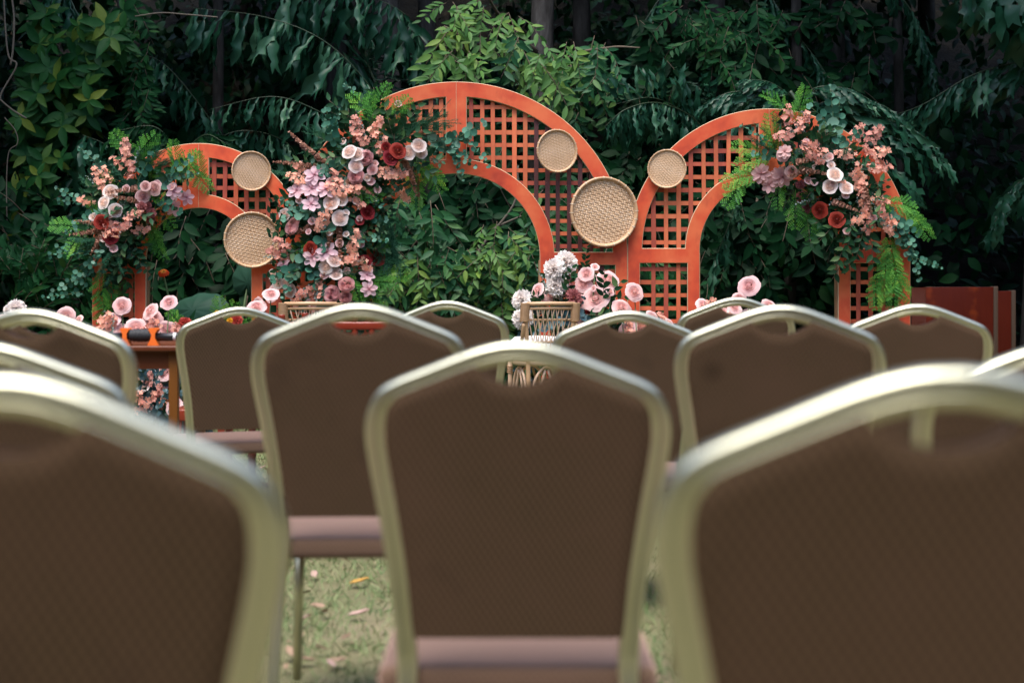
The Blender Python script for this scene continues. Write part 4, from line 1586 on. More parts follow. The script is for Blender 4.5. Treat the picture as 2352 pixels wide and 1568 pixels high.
def arrangement(label, base, spine, radius, items, conv, dep_c, fill, cat='flowers', name='flower_arrangement', bulge=0.22, back=0.03, dep_jit=0.02, fill_r=0.95):
    """items: kind -> photo points; spine: photo points along the middle of the mass, used for depth and direction"""
    a = empty(name, base, label, cat, 'flower arrangements')
    sp = [Vector((x, y)) for x, y in spine]

    def near(px, py):
        q = Vector((px, py))
        best, bp = 1e9, None
        for i in range(max(1, len(sp) - 1)):
            p0, p1 = sp[i], sp[min(i + 1, len(sp) - 1)]
            dd = p1 - p0
            t = 0 if dd.length < 1e-6 else max(0, min(1, (q - p0).dot(dd) / dd.length_squared))
            r = p0 + dd * t
            if (q - r).length < best: best, bp = (q - r).length, r
        return best, bp

    def depth(px, py):
        dist, _ = near(px, py)
        h = max(0.0, 1 - (dist / radius) ** 2)
        return dep_c - back - bulge * math.sqrt(h)
    for kind, pts in items.items():
        for it in pts:
            px, py = conv(it[0], it[1])
            d = depth(px, py)
            dist, bp = near(px, py)
            out = Vector((px - bp.x, 0, -(py - bp.y)))
            if out.length < 1: out = Vector((random.uniform(-1, 1), 0, random.uniform(0, 1)))
            out.normalize()
            sc = 1.0
            if len(it) > 2 and it[2] is not None:
                ang = R(it[2])
                dr = Vector((math.cos(ang), -0.15, math.sin(ang)))
            else:
                dr = out * 1.0 + Vector((random.uniform(-.5, .5), -0.35, random.uniform(-.4, .4)))
            if len(it) > 3: sc = it[3]
            face = Vector((out.x * 0.55 * min(1, dist / radius), -1, 0.28 + out.z * 0.45 * min(1, dist / radius)))
            if kind in BLOOMS: d -= 0.035
            elif kind in ('coral', 'brown'): d -= 0.02
            put(a, kind, W(px, py, d + random.uniform(-dep_jit, dep_jit)), dr, sc, face)
    for kind, n_ in fill:
        for _ in range(n_):
            i = random.randrange(max(1, len(sp) - 1))
            c = sp[i].lerp(sp[min(i + 1, len(sp) - 1)], random.random())
            rr = radius * math.sqrt(random.random()) * fill_r
            an = random.uniform(0, 6.283)
            px, py = c.x + rr * math.cos(an), c.y + rr * math.sin(an)
            d = min(dep_c - 0.02, depth(px, py) + random.uniform(0.04, 0.16)) if kind not in BLOOMS else depth(px, py) - 0.02
            dr = Vector((math.cos(an), -0.4, -math.sin(an))) + Vector((random.uniform(-.6, .6), 0, random.uniform(-.6, .6)))
            put(a, kind, W(px, py, d), dr, random.uniform(0.75, 1.05))
    return a


def zc(x0, y0, f):       # a point read off an enlargement -> photo point (2352 px frame)
    return lambda x, y: ((x0 + x / f) * 0.98, (y0 + y / f) * 0.98)


# ---- on the smallest arch
c1 = zc(100, 150, 2.489)
arrangement('flower arrangement on the smallest arch, with lilac star flowers and trailing ferns', (W(290, 660, 10.1).x, 10.1, 0.9),
            [(360, 400), (305, 450), (260, 510), (245, 560)], 74, {
    'cream': [(395, 745), (355, 808), (425, 853)],
    'burg': [(342, 920), (395, 1010), (360, 940, None, .6)],
    'mauve': [(650, 727), (585, 772), (598, 712, None, .8)],
    'dusk': [(578, 832, None, .7), (632, 868, None, .7), (630, 908, None, .65), (610, 825, None, .6)],
    'lilac': [(765, 743, None, .8), (838, 780, None, .8), (766, 838, None, .8)],
    'coral': [(490, 510, 100), (505, 560, 110), (455, 590, 150), (515, 640, 80), (270, 810, 160), (360, 735, 120), (385, 660, 110), (450, 955, 20), (520, 895, 30), (560, 975, 10), (420, 985, 200), (345, 670, 130), (400, 950, 350)],
    'brown': [(470, 740, 190), (490, 790, 170), (330, 960, 200), (318, 1080, 262), (255, 985, 190), (330, 1030, 240), (280, 930, 170)],
    'eucbig': [(580, 640, 60), (760, 640, 40), (690, 800, 330), (365, 630, 120, .8), (290, 885, 200, .8)],
    'euc': [(310, 615, 150), (205, 785, 150), (230, 830, 190), (270, 1215, 250), (190, 1130, 195), (135, 1365, 205, .8), (220, 1280, 225), (240, 1110, 190), (300, 1180, 240), (790, 660, 10, .8)],
    'fern': [(480, 480, 130), (580, 500, 60), (790, 560, 90), (830, 610, 60), (885, 650, 300), (915, 600, 100, .8), (155, 950, 170), (215, 1010, 210), (640, 960, 300), (650, 1040, 280), (330, 1300, 262, 1.2), (410, 1350, 272, 1.2), (340, 1420, 268, 1.1), (700, 870, 320), (620, 1000, 290)],
    'feather': [(610, 560, 60), (660, 580, 20), (470, 700, 150), (300, 760, 160), (400, 1120, 250), (440, 1190, 270), (300, 1050, 200)],
    'grey': [(540, 570, 80), (310, 710, 140), (470, 900, 20), (430, 880, 40)],
    'sprig': [(480, 660, 120), (540, 850, 340), (450, 830, 200), (530, 1090, 280), (470, 1050, 240), (560, 1160, 300), (420, 1230, 260), (500, 1200, 270)],
}, c1, 10.1, [('sprig', 64), ('euc', 6), ('feather', 6), ('fern', 5), ('bud_blush', 8), ('bud_cream', 5)])

# ---- the tallest one
c2 = zc(600, 150, 2.24)
arrangement('tallest flower arrangement, running down the middle arch to the rattan chair', (W(760, 660, 9.95).x, 9.95, 0.8),
            [(880, 320), (830, 370), (770, 440), (745, 530), (745, 620), (760, 670)], 118, {
    'cream': [(488, 460), (530, 472), (525, 535), (395, 725), (446, 712), (441, 808), (800, 465), (855, 428), (868, 465, None, .85), (150, 790, None, .8), (366, 1066), (420, 1100), (410, 1028), (178, 1190), (115, 1150, None, .8), (86, 1105, None, .8), (160, 1150, None, .8)],
    'pinkrose': [(577, 492), (526, 588), (190, 858), (475, 1158), (400, 1208), (470, 1225, None, .8), (200, 835, None, .8)],
    'mauve': [(610, 555, None, .8), (700, 565, None, .6)],
    'burg': [(708, 490), (746, 455), (588, 778), (283, 972), (638, 1018), (570, 1045), (545, 822, None, .6), (683, 435, None, .6)],
    'lilac': [(310, 585), (292, 655), (368, 662), (217, 665), (290, 738), (371, 990), (300, 1012), (583, 1110, None, .8), (593, 1180, None, .8), (150, 1050, None, .8)],
    'blush': [(80, 1205, None, 1.05), (10, 1270, None, 1.0)],
    'coral': [(535, 345, 110, 1.1), (625, 345, 70, 1.2), (560, 400, 150), (655, 440, 60), (235, 600, 170), (430, 610, 120), (490, 670, 20), (260, 560, 150), (670, 575, 350), (735, 580, 0), (520, 935, 80), (500, 985, 280), (550, 1040, 320), (460, 1035, 20), (150, 955, 140), (160, 1010, 190), (380, 770, 230), (350, 810, 250), (230, 1220, 240), (270, 1190, 200), (330, 1195, 90), (300, 1235, 270), (760, 680, 320), (520, 720, 330), (120, 990, 170), (430, 660, 160)],
    'brown': [(235, 420, 137, 1.1), (310, 480, 140, 1.1), (180, 525, 172, 1.1), (260, 535, 175), (820, 600, 285), (800, 550, 300), (440, 930, 275), (385, 930, 260), (540, 640, 330), (910, 500, 350, .8), (360, 1110, 240), (250, 870, 200), (850, 640, 280, .8)],
    'eucbig': [(405, 360, 105), (430, 420, 120, 1.0), (420, 540, 200), (1000, 400, 10), (1095, 370, 30), (270, 780, 190), (350, 920, 250), (490, 880, 100), (210, 1080, 200), (280, 1070, 300), (335, 1160, 270), (585, 815, 0, .8), (580, 700, 330, .7)],
    'euc': [(400, 345, 95, .8), (1040, 440, 350), (1150, 420, 330), (1050, 510, 290, .8), (250, 810, 170), (340, 960, 230), (200, 1110, 240), (545, 905, 20), (420, 620, 170), (960, 420, 10)],
    'fern': [(660, 195, 75), (560, 245, 130), (740, 250, 50), (630, 275, 110), (890, 560, 310), (905, 600, 300), (830, 650, 280), (550, 690, 340), (510, 1170, 300), (610, 1235, 300), (690, 1110, 20), (640, 1160, 350), (600, 240, 90, .8), (870, 560, 270)],
    'feather': [(890, 290, 40), (960, 310, 10, 1.1), (900, 350, 20), (350, 400, 160, 1.1), (190, 590, 200), (650, 800, 300), (700, 850, 300, 1.1), (740, 940, 290, 1.2), (760, 1010, 300, 1.2), (700, 1030, 280), (450, 1090, 20), (820, 330, 60), (660, 930, 280)],
    'sprig': [(760, 330, 60), (740, 370, 80), (700, 330, 110), (775, 390, 30), (850, 520, 330), (790, 300, 60), (470, 500, 180), (880, 480, 0)],
    'grey': [(570, 370, 90), (300, 700, 200), (240, 740, 190), (320, 1220, 270), (120, 1020, 180)],
}, c2, 9.97, [('sprig', 140), ('euc', 8), ('feather', 10), ('fern', 8), ('bud_blush', 22), ('bud_cream', 10)], bulge=0.26)

# ---- on the arch by the red boxes
c3 = zc(1400, 200, 2.24)
arrangement('flower arrangement on the arch beside the red boxes, with hanging bright green ferns', (W(1930, 660, 9.95).x, 9.95, 1.2),
            [(1840, 335), (1900, 385), (1935, 435), (1960, 510)], 86, {
    'cream': [(1248, 467), (1222, 530), (1307, 537)],
    'burg': [(1168, 656), (1258, 705)],
    'dusk': [(1075, 590, None, 1.0), (1105, 640, None, .9), (1065, 520, None, .7)],
    'mauve': [(1022, 455), (975, 365, None, .9)],
    'mauvestar': [(970, 480, None, 1.2), (905, 520, None, 1.1), (862, 465, None, 1.2), (950, 470), (985, 350, None, .9)],
    'coral': [(1005, 180, 100, 1.1), (1070, 210, 60, 1.1), (995, 255, 200), (1100, 320, 20), (1140, 350, 0), (1360, 270, 70, 1.1), (1445, 280, 60, 1.1), (1395, 340, 330), (1465, 360, 20, 1.1), (1310, 360, 180), (1360, 440, 250), (1380, 490, 260), (1440, 440, 0), (1490, 410, 330), (1470, 600, 340), (1390, 555, 90), (1400, 630, 290), (1480, 640, 300), (1510, 690, 320), (1515, 730, 300), (1380, 700, 200), (1420, 720, 260), (1130, 380, 330), (1260, 510, 0, .6)],
    'brown': [(1080, 460, 190), (1130, 450, 350), (1410, 570, 290, 1.1), (1300, 630, 340), (1440, 690, 290, .9), (1110, 390, 10), (1420, 610, 280)],
    'eucbig': [(1240, 140, 95), (1260, 210, 80), (1200, 200, 130), (1250, 280, 300), (910, 370, 170, .8), (1580, 720, 330), (1560, 770, 300)],
    'euc': [(860, 285, 140), (1610, 740, 320), (1630, 820, 290), (1660, 880, 310), (1710, 925, 340, .8), (1290, 300, 30)],
    'fern': [(965, 95, 130), (1075, 115, 60), (915, 265, 110), (805, 345, 170), (830, 400, 200), (735, 545, 235), (770, 490, 200), (940, 545, 250), (1040, 640, 268), (1130, 700, 270), (1570, 625, 350, 1.1), (1640, 680, 320), (1675, 725, 290), (1495, 920, 265, 1.1), (1490, 1000, 250, 1.1), (1550, 960, 285, 1.1), (1450, 1070, 255), (1580, 1050, 285), (1530, 880, 270, 1.1), (1550, 1060, 272)],
    'feather': [(900, 300, 120), (870, 340, 170), (930, 250, 100)],
    'sprig': [(1180, 420, 200), (1160, 500, 220), (1240, 745, 230), (1330, 745, 270), (1440, 830, 280), (1200, 780, 220), (1390, 800, 260), (1300, 850, 250), (1295, 930, 240), (1350, 860, 260), (960, 540, 220), (1020, 560, 250), (1180, 300, 90)],
    'grey': [(1040, 230, 60), (1280, 580, 200), (1120, 600, 180)],
}, c3, 9.96, [('sprig', 78), ('euc', 3), ('feather', 4), ('fern', 5), ('bud_blush', 9), ('bud_cream', 4)], fill_r=0.72)


# ---- stemmed arrangements on the ground: every bloom has its own stalk
def stalks(a, pts, spread, foot):
    base = Vector(a.location)
    for p in pts:
        b = MB()
        g = Vector((foot.x + (p.x - foot.x) * spread, foot.y + (p.y - foot.y) * spread, 0.0))
        mid = g.lerp(p, 0.55) + Vector((random.uniform(-.02, .02), 0, 0))
        b.tube([q - base for q in (g, mid, p + Vector((0, 0.015, -0.01)))], [0.0055, 0.0045, 0.0035], 5)
        b.build('stalk', M['stem'], a)


def ground_flowers(label, items, conv, d0, djit, foot_px, greens, spread=0.75, up=0.75):
    foot = W(foot_px, 660, d0); foot.z = 0
    a = empty('ground_flowers', foot, label, 'flowers', 'flowers standing at the foot of the arches')
    pts = []
    for kind, L in items.items():
        for it in L:
            px, py = conv(it[0], it[1])
            d = it[4] if len(it) > 4 else d0 + random.uniform(-djit, djit)
            p = W(px, py, d)
            sc = it[3] if len(it) > 3 else 1.0
            ang = it[2] if len(it) > 2 and it[2] is not None else None
            if kind in BLOOMS:
                put(a, kind, p, (0, 0, 1), sc, (random.uniform(-.5, .5), -0.8, random.uniform(.35, up)), 0.3)
                pts.append(p)
            else:
                ang = R(ang if ang is not None else random.uniform(50, 130))
                put(a, kind, p, (math.cos(ang), -0.2, math.sin(ang)), sc)
    stalks(a, pts, spread, foot)
    for kind, n_, (x0, x1), (y0, y1) in greens:
        for _ in range(n_):
            px, py = random.uniform(x0, x1), random.uniform(y0, y1)
            an = R(random.uniform(35, 145))
            put(a, kind, W(px, py, d0 + random.uniform(0, djit) + 0.16), (math.cos(an), -0.3, math.sin(an)), random.uniform(.8, 1.1))
    return a


c4 = zc(0, 650, 2.851)
c5 = zc(1100, 560, 2.94)
ident = lambda x, y: (x, y)
ground_flowers('loose pink roses and coral blossoms standing before the smallest arch', {
    'blush': [(815, 188), (745, 278), (825, 362, None, 1.1), (912, 340, None, 1.15), (1000, 225), (1022, 275), (1127, 165), (1115, 345, None, 1.2), (1712, 195), (1810, 108, None, .9), (440, 258), (30, 290), (520, 285, None, .7)],
    'red': [(1235, 308, None, .9), (1582, 285, None, .9)],
    'coral': [(690, 305), (730, 335), (990, 350), (1200, 380), (1040, 360), (960, 345), (1180, 410), (700, 350)],
    'yellow': [(1450, 235, None, .9), (1535, 290), (1190, 378, None, .8)],
    'white': [(110, 205, None, .8), (60, 215, None, .55)],
    'grey': [(760, 350), (740, 380), (1010, 370)],
}, c4, 9.35, 0.12, 330, [('sprig', 26, (150, 640), (770, 960)), ('eucblue', 10, (200, 640), (800, 990)), ('fern', 6, (380, 640), (720, 780))], 0.9)
ground_flowers('flowers seen under the wooden table, blue eucalyptus with coral blooms and a white rose', {
    'cream': [(955, 712, None, 1.15), (925, 695, None, .9), (1280, 770, None, .8)],
    'blush': [(1100, 625, None, 1.2), (1090, 690, None, .9), (1160, 860, None, .9)],
    'red': [(1155, 645, None, 1.0), (1160, 790, None, 1.0), (1285, 830, None, .9)],
    'coral': [(1000, 690, 90, .8), (950, 830, 120), (1000, 840, 60), (1060, 800, 90), (1110, 840, 30), (940, 880, 200), (950, 960, 230), (1160, 860, 20, .8)],
    'eucblue': [(960, 640, 100, 1.1), (1010, 650, 80, 1.1), (1050, 680, 60, 1.1), (1030, 740, 40, 1.2), (1090, 740, 90, 1.2), (1120, 780, 20, 1.1), (1000, 880, 100, 1.2), (1060, 900, 70, 1.2), (1100, 930, 40, 1.2), (1040, 960, 110, 1.2), (1100, 990, 70, 1.2), (1150, 960, 30, 1.2), (1000, 960, 150, 1.2), (1150, 1030, 60, 1.2), (1080, 1040, 100, 1.2), (1130, 1070, 80, 1.1), (1170, 720, 70, 1.1), (960, 760, 160, 1), (1290, 920, 60, 1), (1300, 1000, 100, 1)],
    'sprig': [(940, 780, 140), (970, 780, 100), (1120, 690, 60), (930, 660, 120), (1160, 900, 20)],
}, c4, 9.0, 0.05, 365, [('eucblue', 26, (310, 480), (850, 1010)), ('sprig', 14, (310, 480), (860, 990))], 0.9, 0.5)
ground_flowers('white peonies and blush roses rising behind the rattan chair with the white cushion', {
    'white': [(665, 160, None, 1.15), (583, 210, None, 1.05), (600, 318, None, 1.1), (360, 418, None, 1.0), (372, 550, None, 1.05)],
    'blush': [(468, 350, None, .9), (568, 392, None, .85), (505, 410, None, .55), (807, 238, None, .95), (785, 312, None, .95), (868, 405, None, 1.45), (957, 285, None, 1.35), (855, 338, None, .4), (972, 360, None, .5), (867, 190, None, .5), (755, 440, None, .9), (785, 525, None, 1.1), (790, 582, None, .8), (690, 650, None, .7)],
    'red': [(838, 500, None, .9), (705, 365, None, .1)],
    'dusk': [(685, 365, None, 1.2), (720, 400, None, 1.2), (690, 340, None, .8)],
    'grey': [(520, 310, 100), (660, 260, 80), (660, 300, 60), (780, 620, 300), (370, 490, 100), (380, 630, 260), (560, 560, 90)],
    'sprig': [(540, 360, 100), (680, 300, 80, .8), (940, 450, 30), (930, 400, 60), (640, 400, 100), (900, 520, 0), (940, 330, 80, .8), (450, 400, 160, .7), (790, 140, 90, .6)],
    'eucblue': [(620, 440, 90), (800, 460, 40), (700, 500, 60), (720, 560, 300), (820, 560, 330), (600, 520, 90), (390, 620, 230), (560, 600, 200)],
}, c5, 9.45, 0.08, 1300, [('sprig', 22, (1230, 1430), (700, 900)), ('eucblue', 12, (1190, 1430), (720, 900))], 0.8)
ground_flowers('line of pink roses at the foot of the arch beside the red boxes', {
    'blush': [(1140, 365, None, 1.0), (1050, 470, None, 1.1), (1925, 323, None, 1.1), (1855, 410, None, .8), (1615, 455, None, .95), (2070, 460, None, .95), (1265, 545, None, .9), (1830, 470, None, .75), (1090, 612, None, 1.1), (1175, 615, None, .9), (1380, 580, None, .6), (1920, 520, None, .7), (1750, 500, None, .6)],
    'cream': [(1815, 517, None, .9)],
    'coral': [(1200, 600), (1780, 500), (1340, 580), (1110, 640), (1650, 500)],
    'grey': [(1120, 640), (1240, 620)],
}, c5, 9.4, 0.1, 1640, [('sprig', 20, (1420, 1840), (770, 930)), ('eucblue', 8, (1440, 1800), (760, 900))], 0.92)

# ================================================================== vegetation behind the arches
random.seed(77)
RV = np.random.default_rng(77)


def lance(n=4, wid=0.17, droop=0.18, fold=0.05, wave=0.0):
    """pointed leaf along +x, unit length"""
    V = [(0, 0, 0)]
    Fc = []
    st = np.linspace(0, 1, n + 2)[1:-1]
    for i, s in enumerate(st):
        w = wid * math.sin(math.pi * s ** 0.8) ** 0.9
        z = -droop * s * s
        V += [(s, w, z + fold * 1.0 + wave * (-1) ** i), (s, 0, z), (s, -w, z + fold - wave * (-1) ** i)]
    V.append((1, 0, -droop))
    Fc += [(0, 2, 1), (0, 3, 2)]
    for i in range(n - 1):
        a = 1 + 3 * i
        Fc += [(a, a + 1, a + 4), (a, a + 4, a + 3), (a + 1, a + 2, a + 5), (a + 1, a + 5, a + 4)]
    a = 1 + 3 * (n - 1)
    e = len(V) - 1
    Fc += [(a, a + 1, e), (a + 1, a + 2, e)]
    return np.array(V, float), np.array(Fc, np.int32)


def fishtail(seed, n=9):
    """ragged, widening palm leaflet along +x"""
    r = random.Random(seed)
    V, Fc = [], []
    for i in range(n + 1):
        s = i / n
        w = 0.028 + 0.115 * s ** 0.9 * (1 - 0.45 * max(0, s - 0.7) / 0.3)
        z = -0.30 * s * s + 0.03 * math.sin(i * 1.7 + seed)
        jag = r.choice((-0.05, 0.0, 0.055)) + r.uniform(-.02, .02) if i > 2 else 0
        V += [(s + r.uniform(-.03, .03) * (i > 0), w + jag, z + 0.05 * s), (s, 0.0, z - 0.02), (s + r.uniform(-.05, .03) * (i > 0), -w * 0.8 + r.choice((-.05, 0, .04)) * (i > 2) + r.uniform(-.02, .02) * (i > 1), z + 0.05 * s)]
    for i in range(n):
        a = 3 * i
        Fc += [(a, a + 1, a + 4, a + 3), (a + 1, a + 2, a + 5, a + 4)]
    # split tip
    e = 3 * n
    V += [(1.16, 0.10 + r.uniform(-.03, .05), -0.40), (1.05, 0.02, -0.35), (1.12, -0.08, -0.38)]
    Fc += [(e, e + 1, len(V) - 3), (e + 1, e + 2, len(V) - 1), (e + 1, len(V) - 2, len(V) - 3)]
    return V, Fc


LEAFLETS = [mesh_np('leaflet', *fishtail(s), M['lf_palm'], True, np.full(33, 0.15 + 0.8 * i / 5)) for i, s in enumerate((1, 2, 3, 4, 5, 6))]
LEAFLETS_G = [mesh_np('leaflet', *fishtail(s), M['lf_dark'], True, np.full(33, 0.2 + 0.75 * i / 3)) for i, s in enumerate((7, 8, 9, 10))]


def frond(parent, pts, lens, n, side=(1, 1), hang=0.8, lean=0.35, meshes=LEAFLETS, out=0.25, rad=0.008, wscale=1.0, start=0.06):
    """rachis through world points; leaflets fall from both sides"""
    base = Vector(parent.location)
    P = catmull([Vector(p) for p in pts], 8)
    fr_mb = MB()
    fr_mb.tube([p - base for p in P], [rad * (1 - 0.75 * i / (len(P) - 1)) for i in range(len(P))], 6)
    fr = fr_mb.build('frond', M['rachis'], parent)
    m = len(P) - 1
    n = int(n * 1.2)
    for i in range(n):
        q = start + (1 - start) * (i + 0.5) / n
        kf = q * m
        p = P[int(kf)].lerp(P[min(m, int(kf) + 1)], kf % 1)
        t = (P[min(m, int(kf) + 1)] - P[max(0, int(kf) - 1)]).normalized()
        for sd in (-1, 1):
            wgt = side[0] if sd < 0 else side[1]
            if wgt <= 0: continue
            L = np.interp(q, np.linspace(0, 1, len(lens)), lens) * random.uniform(.82, 1.12) * wgt
            up = Vector((0, 0, 1))
            lat = t.cross(up)
            if lat.length < 0.2: lat = Vector((1, 0, 0))
            lat.normalize()
            if lat.y > 0: lat = -lat              # towards the camera
            d = lat * sd * out + t * lean - up * hang
            d += Vector((random.uniform(-.32, .32), random.uniform(-.35, .35), random.uniform(-.25, .25)))
            nrm = Vector((random.uniform(-1.1, 1.1), -1, random.uniform(-0.1, 1.2)))
            Mx = frame_matrix(p - base, d, nrm, (L, L * wscale, L))
            obj('leaflet', random.choice(meshes), fr, Mx)
    return fr


def trunk(parent, pts, rads, mat='bark', n=12, name='trunk'):
    base = Vector(parent.location)
    P = catmull([Vector(p) for p in pts], 6)
    rr = np.interp(np.linspace(0, 1, len(P)), np.linspace(0, 1, len(rads)), rads)
    b = MB()
    b.tube([p - base for p in P], list(rr), n)
    return b.build(name, M[mat], parent)


def PX(L, d):
    return [W(x, y, d if np.isscalar(d) else d[i]) for i, (x, y) in enumerate(L)]


def pxm(n_, d):
    return n_ / F * d


# ---- feather palm with hanging leaflets, behind the smallest arch
D = 12.3
palm = empty('feather_palm', (W(960, 660, 12.8).x, 12.8, 0), 'dark palm with arching fronds of hanging leaflets between the smallest and tallest arches', 'palm tree')
trunk(palm, [(W(890, 0, 13.4).x, 13.4, 0), (W(893, 0, 13.4).x, 13.4, 2.0), (W(882, 0, 13.4).x, 13.4, 4.4)], [0.17, 0.14, 0.12])
frond(palm, PX([(960, 420), (925, 330), (850, 200), (745, 95), (610, 40), (440, 18)], [12.6, 12.4, 12.1, 11.9, 11.9, 12.0]), [pxm(90, D), pxm(120, D), pxm(125, D), pxm(105, D)], 26, (1, .8), 0.85, 0.32, start=0.16)
frond(palm, PX([(985, 260), (965, 110), (925, 30), (800, -20), (640, -28)], [12.8, 12.7, 12.5, 12.3, 12.3]), [pxm(90, D), pxm(120, D), pxm(110, D)], 24, (1, .9), 0.85, 0.32)
frond(palm, PX([(850, 400), (790, 300), (720, 250), (620, 222), (480, 252)], [12.4, 12.0, 11.8, 11.7, 11.7]), [pxm(70, D), pxm(85, D), pxm(80, D), pxm(55, D)], 22, (1, .8), 0.85, 0.32)
frond(palm, PX([(945, 380), (900, 290), (860, 190), (830, 110)], [12.9, 12.8, 12.7, 12.6]), [pxm(80, D), pxm(130, D), pxm(110, D)], 18, (.3, 1), -0.15, 0.55, out=0.0, wscale=0.6)
for q in range(15):                       # the stiff side fan to the right of that frond
    pass
frond(palm, PX([(520, 330), (450, 230), (380, 150), (320, 120)], [12.6, 12.4, 12.3, 12.2]), [pxm(60, D), pxm(80, D), pxm(60, D)], 16, (1, .8), 0.8, 0.2)
frond(palm, PX([(700, 420), (660, 330), (560, 300), (470, 330)], [12.2, 12.0, 11.8, 11.8]), [pxm(50, D), pxm(75, D), pxm(55, D)], 16, (1, .8), 0.9, 0.1)
frond(palm, PX([(880, 350), (900, 250), (950, 190), (990, 180)], [13.0, 12.9, 12.8, 12.7]), [pxm(40, D), pxm(70, D), pxm(60, D)], 14, (1, 1), 0.4, 0.5, wscale=.6)

# ---- fan of stiff leaflets to the right of the big frond (a second small palm)
palm2 = empty('young_palm', (W(930, 660, 12.9).x, 12.95, 0.1), 'young palm with stiff horizontal leaflets beside the grey trunk above the tallest arrangement', 'palm tree')
frond(palm2, PX([(935, 420), (915, 340), (880, 240), (840, 140)], 12.75), [pxm(60, D), pxm(95, D), pxm(85, D), pxm(60, D)], 26, (1, 0), -0.12, 0.1, out=-0.0, wscale=0.55)
frond(palm2, PX([(860, 480), (820, 380), (780, 330)], 12.9), [pxm(60, D), pxm(80, D)], 14, (1, .7), 0.7, 0.2)
base2 = Vector(palm2.location)
frp = MB()
Pp = catmull(PX([(925, 370), (895, 270), (850, 160), (835, 110)], 12.7), 8)
frp.tube([p - base2 for p in Pp], 0.01, 6)
frr = frp.build('frond', M['rachis'], palm2)
for i in range(26):
    p = Pp[int(i / 26 * (len(Pp) - 1))]
    L = pxm(random.uniform(75, 105), D)
    d = Vector((1, random.uniform(-.3, .1), 0.25 - 0.5 * (1 - i / 26) + random.uniform(-.08, .08)))
    obj('leaflet', random.choice(LEAFLETS), frr, frame_matrix(p - base2, d, Vector((0, -0.8, 0.7)), (L, L * .5, L)))

# ---- palms on the right
D = 11.9
palm3 = empty('fishtail_palm', (W(1650, 660, 12.6).x, 12.6, 0), 'dark fishtail palm spreading two big fronds over the arch beside the red boxes', 'palm tree')
trunk(palm3, [(W(1660, 0, 12.6).x, 12.6, 0), (W(1655, 0, 12.6).x, 12.55, 1.6), (W(1640, 0, 12.5).x, 12.5, 2.5)], [0.09, 0.07, 0.05])
frond(palm3, PX([(1660, 420), (1610, 290), (1520, 238), (1440, 250), (1388, 292)], [12.5, 12.1, 11.7, 11.5, 11.5]), [pxm(70, D), pxm(95, D), pxm(88, D), pxm(45, D)], 24, (1, .7), 0.95, 0.12, start=.25)
frond(palm3, PX([(1640, 330), (1580, 265), (1500, 225), (1410, 240)], [12.4, 12.1, 11.8, 11.7]), [pxm(60, D), pxm(80, D), pxm(50, D)], 18, (0, 1), -0.7, 0.45, out=0.2)
frond(palm3, PX([(1680, 330), (1640, 250), (1600, 190)], [12.4, 12.3, 12.2]), [pxm(60, D), pxm(75, D), pxm(50, D)], 14, (1, 1), 0.1, 0.6, out=.8)
b = MB()
b.tube([p - Vector(palm3.location) for p in catmull(PX([(1800, 470), (1842, 345), (1836, 250), (1815, 210)], [12.2, 11.6, 11.4, 11.4]), 8)], [0.018] * 25, 7)
b.build('main_rachis', M['rachis'], palm3)
for (L_, ln_) in (([(1842, 335), (1960, 345), (2060, 395), (2110, 440)], 75), ([(1841, 310), (1990, 300), (2110, 340), (2180, 375)], 80), ([(1838, 285), (1970, 262), (2080, 290), (2150, 335)], 75),
                  ([(1836, 258), (1930, 225), (2020, 240), (2085, 280)], 68), ([(1828, 232), (1880, 200), (1950, 205), (2000, 230)], 55),
                  ([(1838, 290), (1770, 262), (1700, 270), (1650, 300)], 60), ([(1832, 250), (1760, 215), (1680, 212), (1615, 240)], 62), ([(1825, 228), (1770, 190), (1710, 182)], 50)):
    frond(palm3, PX(L_, [11.5, 11.35, 11.3, 11.3][:len(L_)]), [pxm(ln_ * .8, D), pxm(ln_, D), pxm(ln_ * .9, D), pxm(ln_ * .5, D)], 15, (1, 1), 0.45, 0.75, out=0.35, rad=0.007, wscale=1.15, start=0.1)

palm4 = empty('fishtail_palm', (W(2420, 660, 12.2).x, 12.2, 0), 'palm at the upper right corner with broad drooping leaflets above the red boxes', 'palm tree')
frond(palm4, PX([(2450, 60), (2380, -10), (2290, -40), (2200, -30)], 11.5), [pxm(120, D), pxm(140, D), pxm(110, D)], 12, (1, .8), 0.95, 0.05, wscale=1.7)
frond(palm4, PX([(2480, 170), (2380, 140), (2240, 170), (2120, 240), (2020, 275)], [12.2, 12.0, 11.9, 12.0, 12.2]), [pxm(110, D), pxm(110, D), pxm(60, D)], 24, (1, .8), 0.7, 0.5)
frond(palm4, PX([(2470, 330), (2400, 380), (2330, 430), (2280, 520)], 12.0), [pxm(80, D), pxm(100, D), pxm(70, D)], 12, (1, .8), 0.5, 0.6, wscale=1.3)
palm5 = empty('fishtail_palm', (W(1960, 660, 13).x, 13.0, 0), 'palm with fronds trailing down in the gloom above the arch beside the red boxes', 'palm tree')
trunk(palm5, [(W(2060, 0, 13).x, 13, 0), (W(2065, 0, 13).x, 13, 2.6), (W(2050, 0, 13).x, 13, 5)], [0.05, 0.045, 0.04], 'bark_dark')
frond(palm5, PX([(1740, -60), (1800, 40), (1870, 130), (1930, 220), (1980, 290)], 12.5), [pxm(70, D), pxm(80, D), pxm(60, D), pxm(40, D)], 26, (1, .8), 0.75, 0.3, wscale=.8)
frond(palm5, PX([(2020, -60), (2090, 20), (2130, 110), (2150, 200)], 12.9), [pxm(70, D), pxm(80, D), pxm(50, D)], 18, (1, .8), 0.85, 0.2)
frond(palm5, PX([(1560, -60), (1500, 20), (1460, 100), (1470, 200)], 12.9), [pxm(60, D), pxm(70, D), pxm(50, D)], 16, (1, .8), 0.75, 0.2)

